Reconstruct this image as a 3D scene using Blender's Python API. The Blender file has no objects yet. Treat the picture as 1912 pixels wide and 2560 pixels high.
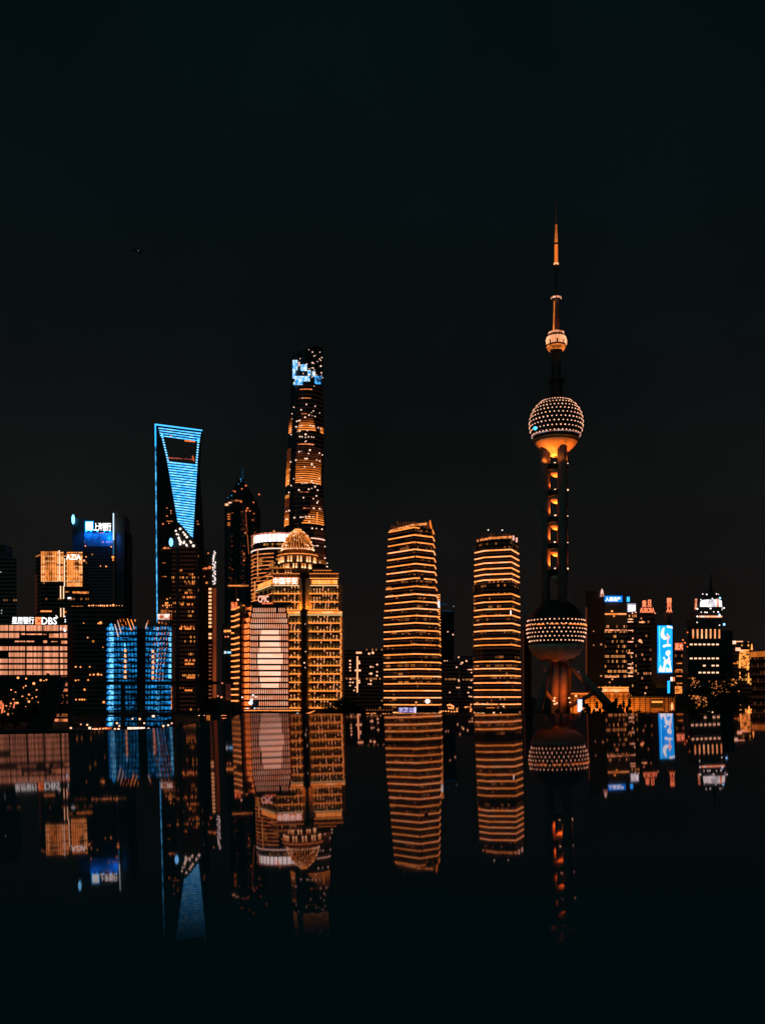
import bpy, math, random
from mathutils import Vector
R = math.radians
sc = bpy.context.scene
COL = sc.collection
rnd = random.Random(7)

# ------------------------------------------------------------------ camera, sky, teal fill light
F, HX, HY, CZ = 2400.0, 956.0, 1742.0, 20.0      # focal length in photo pixels, vanishing line, eye height
GZ = 2.0                                          # level of the city ground
cd = bpy.data.cameras.new('camera'); cam = bpy.data.objects.new('camera', cd); COL.objects.link(cam)
cam.location = (0, 0, CZ); cam.rotation_euler = (R(90), 0, 0)
cd.sensor_fit = 'VERTICAL'; cd.sensor_height = 36; cd.lens = 36 * F / 2560
cd.shift_y = (HY - 1280) / 2560
cd.clip_start = 0.05; cd.clip_end = 30000
sc.camera = cam
sc.view_settings.view_transform = 'Standard'; sc.view_settings.look = 'None'
sc.view_settings.exposure = 0; sc.view_settings.gamma = 1
sc.cycles.sample_clamp_indirect = 2.0
sc.cycles.use_denoising = True
sc.cycles.max_bounces = 4; sc.cycles.diffuse_bounces = 2; sc.cycles.glossy_bounces = 3

def lin(h):
    h = h.lstrip('#'); o = []
    for i in (0, 2, 4):
        c = int(h[i:i+2], 16) / 255
        o.append(c / 12.92 if c <= 0.04045 else ((c + 0.055) / 1.055) ** 2.4)
    return (*o, 1)

w = bpy.data.worlds.new('World'); sc.world = w; w.use_nodes = True
nt = w.node_tree; bg = nt.nodes['Background']
tc = nt.nodes.new('ShaderNodeTexCoord'); sx = nt.nodes.new('ShaderNodeSeparateXYZ'); rp = nt.nodes.new('ShaderNodeValToRGB')
nt.links.new(tc.outputs['Generated'], sx.inputs[0]); nt.links.new(sx.outputs['Z'], rp.inputs[0]); sn = nt.nodes.new('ShaderNodeTexNoise'); sn.inputs['Scale'].default_value = 2.6; sn.inputs['Detail'].default_value = 4; nt.links.new(tc.outputs['Generated'], sn.inputs['Vector'])
sr = nt.nodes.new('ShaderNodeMapRange'); nt.links.new(sn.outputs[0], sr.inputs[0]); sr.inputs[1].default_value = .3; sr.inputs[2].default_value = .7; sr.inputs[3].default_value = .72; sr.inputs[4].default_value = 1.28
nt.links.new(rp.outputs[0], bg.inputs[0]); nt.links.new(sr.outputs[0], bg.inputs[1])
el = rp.color_ramp.elements
el[0].position = 0.0; el[0].color = lin('#171211')
el[1].position = 0.7; el[1].color = lin('#020d10')
for p, c in ((0.09, '#131110'), (0.20, '#111212'), (0.32, '#0b0f10'), (0.45, '#060f11')):
    e = el.new(p); e.color = lin(c)
sd = bpy.data.lights.new('ambient_fill', 'SUN'); sd.energy = 0.10; sd.angle = R(10); sd.color = (0.3, 0.9, 1.0)  # added teal fill that lifts the blacks, no moon in this sky
so = bpy.data.objects.new('ambient_fill', sd); COL.objects.link(so); so.rotation_euler = (R(52), R(0), R(-25))

# ------------------------------------------------------------------ materials
MATS = {}
def newmat(k):
    m = bpy.data.materials.new(k); m.use_nodes = True; MATS[k] = m
    return m, m.node_tree, m.node_tree.nodes['Principled BSDF']
def pbr(k, col, rough=0.55, spec=0.3, metal=0.0, var=0.25, scale=0.15):
    if k in MATS: return MATS[k]
    m, t, b = newmat(k)
    c = lin(col) if isinstance(col, str) else (*col, 1)
    n = t.nodes.new('ShaderNodeTexNoise'); n.inputs['Scale'].default_value = scale; n.inputs['Detail'].default_value = 5
    co = t.nodes.new('ShaderNodeTexCoord'); t.links.new(co.outputs['Object'], n.inputs['Vector'])
    r = t.nodes.new('ShaderNodeValToRGB'); t.links.new(n.outputs[0], r.inputs[0])
    r.color_ramp.elements[0].position = .3; r.color_ramp.elements[1].position = .7
    r.color_ramp.elements[0].color = tuple(x * (1 - var) for x in c[:3]) + (1,)
    r.color_ramp.elements[1].color = tuple(min(1, x * (1 + var)) for x in c[:3]) + (1,)
    t.links.new(r.outputs[0], b.inputs['Base Color'])
    b.inputs['Roughness'].default_value = rough; b.inputs['Specular IOR Level'].default_value = spec
    b.inputs['Metallic'].default_value = metal
    return m
def hot(c):
    """sodium and amber light: the red is brighter than a camera can record"""
    r, g, b = c[:3]
    if r > g > b * 1.02 and r > .25:
        f = max(0, min(1, (r - .35) / .6)); k = 1.0 + .55 * f * min(1, (r - b) / r * 1.2); m = max(r * k, g, 1e-6); q = m / max(r, 1e-6)
        return (r * k / q, g / q, b / q, 1), q
    if b > g > r and b > .35 and r < .4 * b: return (r / 1.7, g / 1.3, b, 1), 1.7
    return c, 1.0
def em(col, s=1.0, lamp=False):
    k = 'light_%s_%g_%d' % (col, s, lamp)
    if k in MATS: return MATS[k]
    m, t, b = newmat(k)
    b.inputs['Base Color'].default_value = (.02, .02, .02, 1); b.inputs['Specular IOR Level'].default_value = 0
    c, q = (lin(col), 1) if lamp else hot(lin(col))
    b.inputs['Emission Color'].default_value = c; b.inputs['Emission Strength'].default_value = s * q
    m.cycles.emission_sampling = 'AUTO' if lamp else 'NONE'
    return m
def em_noise(k, c1='', c2='', sx_=.1, sz=.1, s=1.0, lo=.4, hi=.65):
    """noise-varied glow"""
    if k in MATS: return MATS[k]
    m, t, b = newmat(k)
    co = t.nodes.new('ShaderNodeTexCoord'); mp = t.nodes.new('ShaderNodeMapping'); mp.inputs['Scale'].default_value = (sx_, sx_, sz)
    n = t.nodes.new('ShaderNodeTexNoise'); n.inputs['Scale'].default_value = 1; n.inputs['Detail'].default_value = 3; n.inputs['Roughness'].default_value = .65
    r = t.nodes.new('ShaderNodeValToRGB')
    t.links.new(co.outputs['Object'], mp.inputs[0]); t.links.new(mp.outputs[0], n.inputs['Vector']); t.links.new(n.outputs[0], r.inputs[0])
    r.color_ramp.elements[0].position = lo; r.color_ramp.elements[1].position = hi
    h2, q = hot(lin(c2)); h1, q1 = hot(lin(c1))
    r.color_ramp.elements[0].color = tuple(x * q1 / q for x in h1[:3]) + (1,); r.color_ramp.elements[1].color = h2
    t.links.new(r.outputs[0], b.inputs['Emission Color']); b.inputs['Emission Strength'].default_value = s * q
    b.inputs['Base Color'].default_value = (.02, .02, .02, 1); b.inputs['Specular IOR Level'].default_value = 0
    m.cycles.emission_sampling = 'NONE'
    return m
def office(k, base='#101414', lit='#e08a3c', dim='#1a120d', frac=.06, cw=3.0, ch=4.0, rowfrac=.3, s=1.0, mull=.14):
    """curtain wall: glass cells, a share of them lit"""
    if k in MATS: return MATS[k]
    m, t, b = newmat(k); N = t.nodes.new; L = t.links.new
    def math_(op, a, bb=None, c=None):
        n = N('ShaderNodeMath'); n.operation = op
        for i, v in enumerate((a, bb, c)):
            if v is None: continue
            if isinstance(v, (int, float)): n.inputs[i].default_value = v
            else: L(v, n.inputs[i])
        return n.outputs[0]
    co = N('ShaderNodeTexCoord'); s3 = N('ShaderNodeSeparateXYZ'); L(co.outputs['Object'], s3.inputs[0])
    u = math_('DIVIDE', math_('ADD', s3.outputs[0], math_('MULTIPLY', s3.outputs[1], .83)), cw)
    v = math_('DIVIDE', s3.outputs[2], ch)
    fu, fv = math_('FLOOR', u), math_('FLOOR', v)
    ru, rv = math_('FRACT', u), math_('FRACT', v)
    cb = N('ShaderNodeCombineXYZ'); L(fu, cb.inputs[0]); L(fv, cb.inputs[1])
    wn = N('ShaderNodeTexWhiteNoise'); wn.noise_dimensions = '2D'; L(cb.outputs[0], wn.inputs['Vector'])
    w1 = N('ShaderNodeTexWhiteNoise'); w1.noise_dimensions = '1D'; L(math_('ADD', fv, 71.3), w1.inputs['W'])
    cn = N('ShaderNodeCombineXYZ'); L(math_('MULTIPLY', fu, .23), cn.inputs[0]); L(math_('MULTIPLY', fv, 7.7), cn.inputs[1])
    ns = N('ShaderNodeTexNoise'); ns.inputs['Scale'].default_value = 1; L(cn.outputs[0], ns.inputs['Vector'])
    # threshold lower on rows where people work late
    busy = math_('MULTIPLY', math_('GREATER_THAN', w1.outputs[0], 1 - rowfrac), math_('MULTIPLY', math_('GREATER_THAN', ns.outputs[0], .5), .5))
    on = math_('GREATER_THAN', math_('ADD', wn.outputs[0], busy), 1 - frac)
    mask = math_('MULTIPLY', math_('MULTIPLY', math_('GREATER_THAN', ru, mull), math_('LESS_THAN', ru, 1 - mull)),
                 math_('MULTIPLY', math_('GREATER_THAN', rv, .3), math_('LESS_THAN', rv, .82)))
    wn2 = N('ShaderNodeTexWhiteNoise'); wn2.noise_dimensions = '2D'
    cb2 = N('ShaderNodeVectorMath'); cb2.operation = 'ADD'; cb2.inputs[1].default_value = (13.7, 5.1, 0); L(cb.outputs[0], cb2.inputs[0]); L(cb2.outputs[0], wn2.inputs['Vector'])
    mix = N('ShaderNodeMix'); mix.data_type = 'RGBA'; mix.inputs[6].default_value = lin(dim); mix.inputs[7].default_value = lin(lit)
    L(math_('MULTIPLY', on, math_('MULTIPLY_ADD', wn2.outputs[0], .8, .2)), mix.inputs[0])
    L(mix.outputs[2], b.inputs['Emission Color']); L(math_('MULTIPLY', mask, s), b.inputs['Emission Strength'])
    mb = N('ShaderNodeMix'); mb.data_type = 'RGBA'; L(mask, mb.inputs[0]); c = lin(base)
    mb.inputs[6].default_value = c; mb.inputs[7].default_value = tuple(x * .5 for x in c[:3]) + (1,)
    L(mb.outputs[2], b.inputs['Base Color']); b.inputs['Roughness'].default_value = .45; b.inputs['Specular IOR Level'].default_value = .2
    m.cycles.emission_sampling = 'NONE'
    return m

DARK = pbr('dark_cladding', (.05, .06, .062))
DARK2 = pbr('dark_glass', (.025, .034, .036), rough=.6, spec=.12)
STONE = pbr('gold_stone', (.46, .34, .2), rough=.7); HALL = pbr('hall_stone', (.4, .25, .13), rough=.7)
CONC = pbr('painted_concrete', (.2, .15, .13), rough=.6)
METAL = pbr('grey_steel', (.12, .13, .13), rough=.45)
BLACK = pbr('black_steel', (.02, .024, .025), rough=.6)
WARM = em('#ffb45c', 1.1); WARM2 = em('#ffc47c', 1.2); ORANGE = em('#e8842c', 1.0); DIMO = em('#8a431c', 1.0); DIMR = em('#3c1c12', 1.0)
WHITE = em('#fff6ee', 1.5); PINK = em('#ffcdb2', 1.0); BLUE = em('#19a6f0', 1.1); PBLUE = em('#8fe0ff', 1.2); DBLUE = em('#0b4a78', 1.0)

# ------------------------------------------------------------------ mesh helpers
def X(px, Y): return (px - HX) * Y / F
def Z(py, Y): return CZ + (HY - py) * Y / F
class MB:
    def __init__(s): s.v = []; s.f = []
    def hexa(s, p):                       # 8 corners: bottom 4 (ccw), top 4
        b = len(s.v); s.v += [tuple(q) for q in p]
        s.f += [tuple(b + i for i in q) for q in ((0, 3, 2, 1), (4, 5, 6, 7), (0, 1, 5, 4), (1, 2, 6, 5), (2, 3, 7, 6), (3, 0, 4, 7))]
        return s
    def box(s, x0, x1, y0, y1, z0, z1):
        return s.hexa([(x0, y0, z0), (x1, y0, z0), (x1, y1, z0), (x0, y1, z0), (x0, y0, z1), (x1, y0, z1), (x1, y1, z1), (x0, y1, z1)])
    def pbox(s, p0, p1, q0, q1, Y, d):    # picture rectangle at depth Y, d metres deep
        return s.box(X(p0, Y), X(p1, Y), Y, Y + d, Z(q1, Y), Z(q0, Y))
    def loft(s, rings, caps=True):
        b = len(s.v); n = len(rings[0])
        for r in rings: s.v += [tuple(q) for q in r]
        for i in range(len(rings) - 1):
            for j in range(n):
                k = (j + 1) % n
                s.f.append((b + i*n + j, b + i*n + k, b + (i+1)*n + k, b + (i+1)*n + j))
        if caps:
            s.f.append(tuple(b + j for j in reversed(range(n)))); s.f.append(tuple(b + (len(rings)-1)*n + j for j in range(n)))
        return s
    def prism(s, pts, z0, z1): return s.loft([[(x, y, z0) for x, y in pts], [(x, y, z1) for x, y in pts]])
    def lathe(s, cx, cy, prof, n=32, caps=True):
        return s.loft([[(cx + r * math.cos(2*math.pi*k/n), cy + r * math.sin(2*math.pi*k/n), z) for k in range(n)] for r, z in prof], caps)
    def tube(s, p, q, r, r2=None, n=10):
        p, q = Vector(p), Vector(q); d = (q - p).normalized(); a = d.orthogonal().normalized(); c = d.cross(a); r2 = r if r2 is None else r2
        return s.loft([[tuple(o + (a * math.cos(2*math.pi*k/n) + c * math.sin(2*math.pi*k/n)) * rr) for k in range(n)] for o, rr in ((p, r), (q, r2))])
    def dot(s, c, r, n=6):
        x, y, z = c; h = r * .7
        return s.lathe(x, y, [(r*.45, z - r*.9), (r, z - r*.3), (r, z + r*.3), (r*.45, z + r*.9)], n)
    def add(s, o):
        b = len(s.v); s.v += o.v; s.f += [tuple(b + i for i in q) for q in o.f]; return s
    def area(s):
        xs = [v[0] for v in s.v]; zs = [v[2] for v in s.v]
        return (max(xs) - min(xs)) * (max(zs) - min(zs))
    def build(s, name, mat, parent=None, smooth=False, kind=None, label=None):
        m = bpy.data.meshes.new(name); o = bpy.data.objects.new(name, m); COL.objects.link(o)
        if parent is None:
            xs = [v[0] for v in s.v]; ys = [v[1] for v in s.v]; zs = [v[2] for v in s.v]
            off = ((min(xs)+max(xs))/2, (min(ys)+max(ys))/2, min(zs)); o.location = off
        else:
            off = WLOC[parent.name]; o.parent = parent
        WLOC[o.name] = off
        if parent is not None: o.location = tuple(a - b for a, b in zip(off, WLOC[parent.name]))
        m.from_pydata([(v[0]-off[0], v[1]-off[1], v[2]-off[2]) for v in s.v], [], s.f); m.update()
        if smooth: m.shade_smooth()
        m.materials.append(mat)
        if kind: o['kind'] = kind
        if label: o['label'] = label
        return o
WLOC = {}
def thing(name, label, cat, loc, group=None, parent=None):
    o = bpy.data.objects.new(name, None); COL.objects.link(o); o.location = loc; WLOC[o.name] = tuple(loc)
    o.empty_display_size = 2
    o['label'] = label; o['category'] = cat
    if group: o['group'] = group
    return o
def tag(o, label, cat, group=None, kind=None):
    if label: o['label'] = label
    if cat: o['category'] = cat
    if group: o['group'] = group
    if kind: o['kind'] = kind
    return o
def many(parent, name, mat, items, limit=100):
    items = sorted(items, key=lambda m: -m.area())
    for m in items[:limit]: m.build(name, mat, parent)
    if len(items) > limit:
        r = MB()
        for m in items[limit:]: r.add(m)
        r.build(name, mat, parent, kind='stuff')
class Seg:
    """a straight piece of facade from picture column pA at depth YA to pB at depth YB"""
    def __init__(s, pA, YA, pB, YB):
        s.a = Vector((X(pA, YA), YA)); s.b = Vector((X(pB, YB), YB)); d = (s.b - s.a); s.len = d.length; d /= s.len
        s.n = Vector((d.y, -d.x)) if -d.x < 0 else Vector((-d.y, d.x)); s.Y = (YA + YB) / 2; s.pA, s.pB = pA, pB
    def pt(s, u, o): p = s.a.lerp(s.b, u) + s.n * o; return (p.x, p.y)
    def box(s, mb, u0, u1, z0, z1, o0=0.0, o1=.4):
        a, b, c, d = s.pt(u0, o1), s.pt(u1, o1), s.pt(u1, o0), s.pt(u0, o0)
        return mb.prism([a, b, c, d], z0, z1)
    def u(s, px):                          # picture column -> place along the wall
        t = (px - HX) / F
        d = s.b - s.a
        return (t * s.a.y - s.a.x) / (d.x - t * d.y)
def building(name, label, chain, top, depth=30, mat=DARK, group=None, cat='building', base=GZ, body='wall'):
    """chain: [(px, Y), ...] the corners of the faces one sees; top: picture row at the first depth"""
    Y0 = min(c[1] for c in chain)
    pts = [(X(p, Y), Y) for p, Y in chain]
    t = thing(name, label, cat, (sum(p[0] for p in pts)/len(pts), Y0 + depth/2, base), group)
    yb = max(p[1] for p in pts) + depth
    foot = pts + [(X(chain[-1][0], yb), yb), (X(chain[0][0], yb), yb)]
    o = MB().prism(foot, base, Z(top, Y0)).build(body, mat, t)
    return t, o
def text(parent, s, px0, px1, py0, py1, Y, mat, name='sign', depth=.6, label=None):
    c = bpy.data.curves.new('t', 'FONT'); c.body = s; c.extrude = .05; c.offset = .012; c.resolution_u = 2
    o = bpy.data.objects.new('t', c); COL.objects.link(o)
    dg = bpy.context.evaluated_depsgraph_get(); me = bpy.data.meshes.new_from_object(o.evaluated_get(dg))
    vs = [v.co.copy() for v in me.vertices]; fs = [tuple(p.vertices) for p in me.polygons]
    bpy.data.objects.remove(o); bpy.data.curves.remove(c); bpy.data.meshes.remove(me)
    x0, x1 = min(v.x for v in vs), max(v.x for v in vs); y0, y1 = min(v.y for v in vs), max(v.y for v in vs)
    A, B = X(px0, Y), X(px1, Y); C, D = Z(py1, Y), Z(py0, Y)
    mb = MB(); mb.v = [(A + (v.x-x0)/(x1-x0)*(B-A), Y - (v.z/.05) * depth/2, C + (v.y-y0)/(y1-y0)*(D-C)) for v in vs]; mb.f = fs
    return mb.build(name, mat, parent, label=label)
def lamp(parent, name, loc, W, col='#ffb060', r=.5, bulb=True, spot=None, aim=None):
    d = bpy.data.lights.new(name, 'SPOT' if spot else 'POINT'); d.energy = W; d.color = lin(col)[:3]; d.shadow_soft_size = r
    o = bpy.data.objects.new(name, d); COL.objects.link(o); o.parent = parent
    pl = WLOC[parent.name]; o.location = tuple(a - b for a, b in zip(loc, pl)); WLOC[o.name] = tuple(loc)
    if spot: 
        d.spot_size = R(spot); d.spot_blend = .6
        o.rotation_euler = (Vector(aim) - Vector(loc)).to_track_quat('-Z', 'Y').to_euler()
    return o

# ------------------------------------------------------------------ ground, river, terrace
MB().box(-9000, 9000, 720, 16000, -6, GZ).build('ground', pbr('city_ground', (.04, .045, .045), rough=.8, scale=.02)).__setitem__('kind', 'structure')
MB().prism([(-2500, 520), (X(560, 560), 520), (X(620, 640), 650), (X(640, 700), 719.9), (-2500, 719.9)], -6, GZ - .004).build('embankment', pbr('quay_ground', (.04, .045, .045), rough=.8, scale=.02)).__setitem__('kind', 'structure')
m, t_, b_ = newmat('river_water'); b_.inputs['Base Color'].default_value = (.003, .008, .009, 1); b_.inputs['Roughness'].default_value = .18
n_ = t_.nodes.new('ShaderNodeTexNoise'); n_.inputs['Scale'].default_value = .25; n_.inputs['Detail'].default_value = 6
bu = t_.nodes.new('ShaderNodeBump'); bu.inputs['Distance'].default_value = .3; bu.inputs['Strength'].default_value = .6
co_ = t_.nodes.new('ShaderNodeTexCoord'); t_.links.new(co_.outputs['Object'], n_.inputs['Vector']); t_.links.new(n_.outputs[0], bu.inputs['Height']); t_.links.new(bu.outputs[0], b_.inputs['Normal'])
mb = MB(); mb.v = [(-4000, 5, 0), (4000, 5, 0), (4000, 760, 0), (-4000, 760, 0)]; mb.f = [(0, 1, 2, 3)]
mb.build('water', m).__setitem__('kind', 'structure')

H0, SL = 0.5, 0.0180                     # eye above the polished terrace; its drainage fall
def ter(x, y): return CZ - H0 + SL * x
m, t_, b_ = newmat('polished_granite'); N = t_.nodes.new; L = t_.links.new
co_ = N('ShaderNodeTexCoord'); s3 = N('ShaderNodeSeparateXYZ'); L(co_.outputs['Object'], s3.inputs[0])
n1 = N('ShaderNodeTexNoise'); n1.inputs['Scale'].default_value = 3; n1.inputs['Detail'].default_value = 3; L(co_.outputs['Object'], n1.inputs['Vector'])
ad = N('ShaderNodeMath'); ad.operation = 'MULTIPLY_ADD'; L(n1.outputs[0], ad.inputs[0]); ad.inputs[1].default_value = -.25; L(s3.outputs[1], ad.inputs[2])
# the strip nearest the lens is honed matt, the rest is polished
mr = N('ShaderNodeMapRange'); mr.interpolation_type = 'SMOOTHSTEP'
L(ad.outputs[0], mr.inputs[0]); mr.inputs[1].default_value = 1.75; mr.inputs[2].default_value = 2.9; mr.inputs[3].default_value = 0; mr.inputs[4].default_value = 1
fr = N('ShaderNodeFresnel'); fr.inputs['IOR'].default_value = 1.36
mu = N('ShaderNodeMath'); mu.operation = 'MULTIPLY'; L(fr.outputs[0], mu.inputs[0]); L(mr.outputs[0], mu.inputs[1])
gl = N('ShaderNodeBsdfGlossy'); gl.inputs['Color'].default_value = (.6, .48, .49, 1)
# rougher and less reflective towards the left, broken up by noise
nw = N('ShaderNodeTexNoise'); nw.inputs['Scale'].default_value = .7; L(co_.outputs['Object'], nw.inputs['Vector'])
aw = N('ShaderNodeMath'); aw.operation = 'MULTIPLY_ADD'; L(nw.outputs[0], aw.inputs[0]); aw.inputs[1].default_value = 1.2; L(s3.outputs[0], aw.inputs[2])
rw = N('ShaderNodeMapRange'); L(aw.outputs[0], rw.inputs[0]); rw.inputs[1].default_value = -2.2; rw.inputs[2].default_value = .2; rw.inputs[3].default_value = .031; rw.inputs[4].default_value = .018
L(rw.outputs[0], gl.inputs['Roughness'])
rd = N('ShaderNodeMapRange'); L(aw.outputs[0], rd.inputs[0]); rd.inputs[1].default_value = -2.0; rd.inputs[2].default_value = 0; rd.inputs[3].default_value = .5; rd.inputs[4].default_value = 1
mu2 = N('ShaderNodeMath'); mu2.operation = 'MULTIPLY'; L(mu.outputs[0], mu2.inputs[0]); L(rd.outputs[0], mu2.inputs[1])
b_.inputs['Base Color'].default_value = (.03, .14, .155, 1); b_.inputs['Roughness'].default_value = .9; b_.inputs['Specular IOR Level'].default_value = 0
mx = N('ShaderNodeMixShader'); L(mu2.outputs[0], mx.inputs[0]); L(b_.outputs[0], mx.inputs[1]); L(gl.outputs[0], mx.inputs[2])
L(mx.outputs[0], t_.nodes['Material Output'].inputs['Surface'])
GR = m
def mir(px): return HY - SL * (px - HX)
edge = [(-1400, 1832), (0, 1836), (150, 1834), (440, 1817), (585, 1792), (606, 1783), (1000, 1785), (1912, 1783), (3300, 1790)]
ep = []
for px, py in edge:
    d = H0 * F / (py - mir(px)); ep.append(((px - HX) * d / F, d))
rings = []
foot = [(ep[0][0], -5)] + ep + [(ep[-1][0], -5)]
foot = foot[::-1]
mb = MB(); mb.loft([[(x, y, -4) for x, y in foot], [(x, y, ter(x, y)) for x, y in foot]])
o = mb.build('terrace', GR); o['kind'] = 'structure'
# put the object origin at the world origin so that the material reads metres from the lens end
off = Vector(o.location)
for v in o.data.vertices: v.co += off
o.location = (0, 0, 0)

# ------------------------------------------------------------------ twin round-cornered towers with gold floor lines
def banded_tower(name, label, prof, chain, ys, yc_i, gaps, top, Yb=GZ, extra=None):
    """prof(z_py) -> list of (px, Y) chain at that height; ys: rows of the gold lines at the front corner"""
    Yc = chain[yc_i][1]
    t = thing(name, label, 'tower', (X(chain[yc_i][0], Yc), Yc + 25, Yb), 'twin towers ringed with gold light lines')
    def ring(py):
        ch = [(X(p, Y), Y) for p, Y in prof(py)]
        yb = max(c[1] for c in ch) + 42
        return ch + [(ch[-1][0] - 3, yb), (ch[0][0] + 3, yb)]
    rows = [top, 1380, 1440, 1500, 1560, 1650, 1740, HY + (CZ - Yb) * F / Yc]
    MB().loft([[(x, y, Z(py, Yc)) for x, y in ring(py)] for py in rows][::-1]).build('facade', office('facade_' + name, '#0c1010', '#c8763a', '#150d0a', .05, 1.6, 4.4, .5, .9), t)
    segs = []
    dims = []
    for py in ys:
        ch = [(X(p, Y), Y) for p, Y in prof(py)]
        z = Z(py, Yc); full = []
        for (ax, ay), (bx, by) in zip(ch[:-1], ch[1:]):
            s = Seg(0, 1, 1, 1); s.a = Vector((ax, ay)); s.b = Vector((bx, by)); s.len = (s.b - s.a).length; d = (s.b - s.a).normalized(); s.n = Vector((d.y, -d.x))
            if s.n.y > 0: s.n = -s.n
            full.append(s)
        g = gaps.get(py)
        bands = [MB()]
        for i, s in enumerate(full):
            cuts = [(0, 1)]
            if g and g[0] == i: cuts = [(0, g[1]), (g[2], 1)]
            for ci, (u0, u1) in enumerate(cuts):
                if ci: bands.append(MB())
                if u1 - u0 > .02: s.box(bands[-1], u0, u1, z - .62, z + .62, .05, .75)
        bm_ = rnd.choice((em_noise('band_a', '#f0a040', '#ffc878', .09, .2, 1.15), em_noise('band_b', '#e09038', '#ffb85c', .06, .2, 1.05), em_noise('band_c', '#ffac50', '#ffd090', .12, .2, 1.15)))
        for band in bands:
            if band.v: band.build('light_band', bm_, t)
        # a thin dim slab edge under each line
        slab = MB()
        for s in full: s.box(slab, 0, 1, z - 3.6, z - 2.9, .05, .35)
        dims.append(slab)
    for s in dims: s.build('slab_edge', DIMR, t)
    return t, prof
def interp(tab, py):
    for (a, va), (b, vb) in zip(tab[:-1], tab[1:]):
        if py <= b: 
            f = max(0, (py - a) / (b - a)); return va + (vb - va) * f
    return tab[-1][1]
LT = [(1300, 973), (1477, 965), (1546, 960), (1800, 960)]; RT = [(1300, 1080), (1472, 1089), (1600, 1098), (1800, 1099)]
CT = [(1300, 1033), (1400, 1039), (1800, 1040)]
def profA(py): return [(interp(LT, py), 1030), (interp(CT, py), 1000), (interp(RT, py) - 1, 1015), (interp(RT, py) + 3, 1040)]
ysA = [1280 + .2664 * v for v in (145, 215, 282, 350, 418, 485, 550, 620, 697, 770, 838, 905, 972, 1040, 1110, 1178, 1245, 1332, 1408, 1472, 1542, 1610, 1677, 1743, 1810, 1885)]
tA, _ = banded_tower('banded_tower', 'taller left tower of the twin pair with gold floor lines meeting in a point', profA, profA(1740), ysA, 1,
    {ysA[2]: (1, .04, .1), ysA[4]: (0, .97, 1), ysA[7]: (1, .2, .42), ysA[0]: (1, .3, 1), ysA[16]: (1, .87, .93)}, 1316)
LB = [(1300, 1188), (1477, 1185.5), (1800, 1185)]; RB = [(1300, 1294), (1500, 1298), (1800, 1301)]
def profB(py): return [(interp(LB, py), 1024), (interp(LB, py) + 24, 1009), (interp([(1300, 1275), (1500, 1279), (1800, 1280)], py), 1000), (interp(RB, py), 1031)]
ysB = [1280 + .2664 * v for v in (352, 415, 470, 525, 578, 630, 770, 840, 908, 970, 1045, 1110, 1185, 1245, 1400, 1468, 1535, 1603, 1670, 1737, 1805, 1885)]
tB, _ = banded_tower('banded_tower', 'shorter right tower of the twin pair, its gold floor lines nearest the sphere tower', profB, profB(1740), ysB, 2,
    {ysB[-1]: (1, .35, 1), ysB[-2]: (1, .5, .56)}, 1347)
for t, x0, x1, y0, pts in ((tA, 974, 1078, 1306, ((974, 1026, 1327, 1314), (1026, 1068, 1313, 1309))), (tB, 1190, 1290, 1342, ((1190, 1222, 1352, 1346), (1222, 1278, 1345, 1342)))):
    # glowing roof screen: a lit parapet band and the crown blades
    for a, b, pa, pb in pts:
        Ya = 1026 if a < 1000 or (1100 < a < 1200) else 1008; Yb2 = 1004 if b < 1100 else 1003
        za, zb = Z(pa, Ya), Z(pb, Yb2)
        MB().hexa([(X(a, Ya), Ya, za-1.2), (X(b, Yb2), Yb2, zb-1.2), (X(b, Yb2), Yb2+1, zb-1.2), (X(a, Ya), Ya+1, za-1.2), (X(a, Ya), Ya, za+1), (X(b, Yb2), Yb2, zb+1), (X(b, Yb2), Yb2+1, zb+1), (X(a, Ya), Ya+1, za+1)]).build('crown_light', em_noise('crown_glow', '#a8561c', '#ffc070', .25, .5, 1.0), t)
Yq = 1012
MB().hexa([(X(1073, Yq), Yq, Z(1312, Yq)), (X(1083, Yq), Yq+8, Z(1334, Yq)), (X(1084, Yq), Yq+9, Z(1332, Yq)), (X(1077, Yq), Yq+1, Z(1306, Yq)),
           (X(1073, Yq), Yq, Z(1303, Yq)), (X(1082, Yq), Yq+8, Z(1326, Yq)), (X(1083, Yq), Yq+9, Z(1328, Yq)), (X(1076, Yq), Yq+1, Z(1299, Yq))]).build('roof_blade', ORANGE, tA)
for t, a, b, y0, Y in ((tA, 978, 1075, 1302, 1012), (tB, 1188, 1292, 1333, 1012)):
    mb = MB(); n = 14
    for k in range(n): mb.pbox(a + (b-a)*k/n, a + (b-a)*(k+.55)/n, y0 + rnd.uniform(0, 5) + (10 if k < 2 or k > 12 else 0), y0 + 22, Y + 6, .6)
    mb.build('roof_screen', em_noise('crown_dim', '#160c09', '#6b3416', .12, .12, 1), t)
MB().pbox(1281, 1285, 1339, 1350, 1004, 1).build('crown_light', PINK, tB); MB().pbox(1289, 1293, 1344, 1355, 1012, 1).build('crown_light', PINK, tB)
MB().pbox(1275, 1277.5, 1526, 1537, 998, .8).build('sign_light', WHITE, tB)
MB().tube((X(1228, 1005), 1005, Z(1767, 1005)), (X(1228, 1005), 1005, Z(1740, 1005)), .4).build('flag_pole', DIMO, tB)
def dots(parent, name, mat, pts, Y, r):
    """pts (px, py) small lamps at depth Y, radius in picture pixels"""
    many(parent, name, mat, [MB().dot((X(x, Y), Y, Z(y, Y)), (rr[0] if rr else r) * Y / F) for x, y, *rr in pts])
dots(tB, 'roof_beacon', WHITE, [(1220, 1325, 1.6), (1255, 1325.5, 1.6)], 1010, 1.6)
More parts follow.
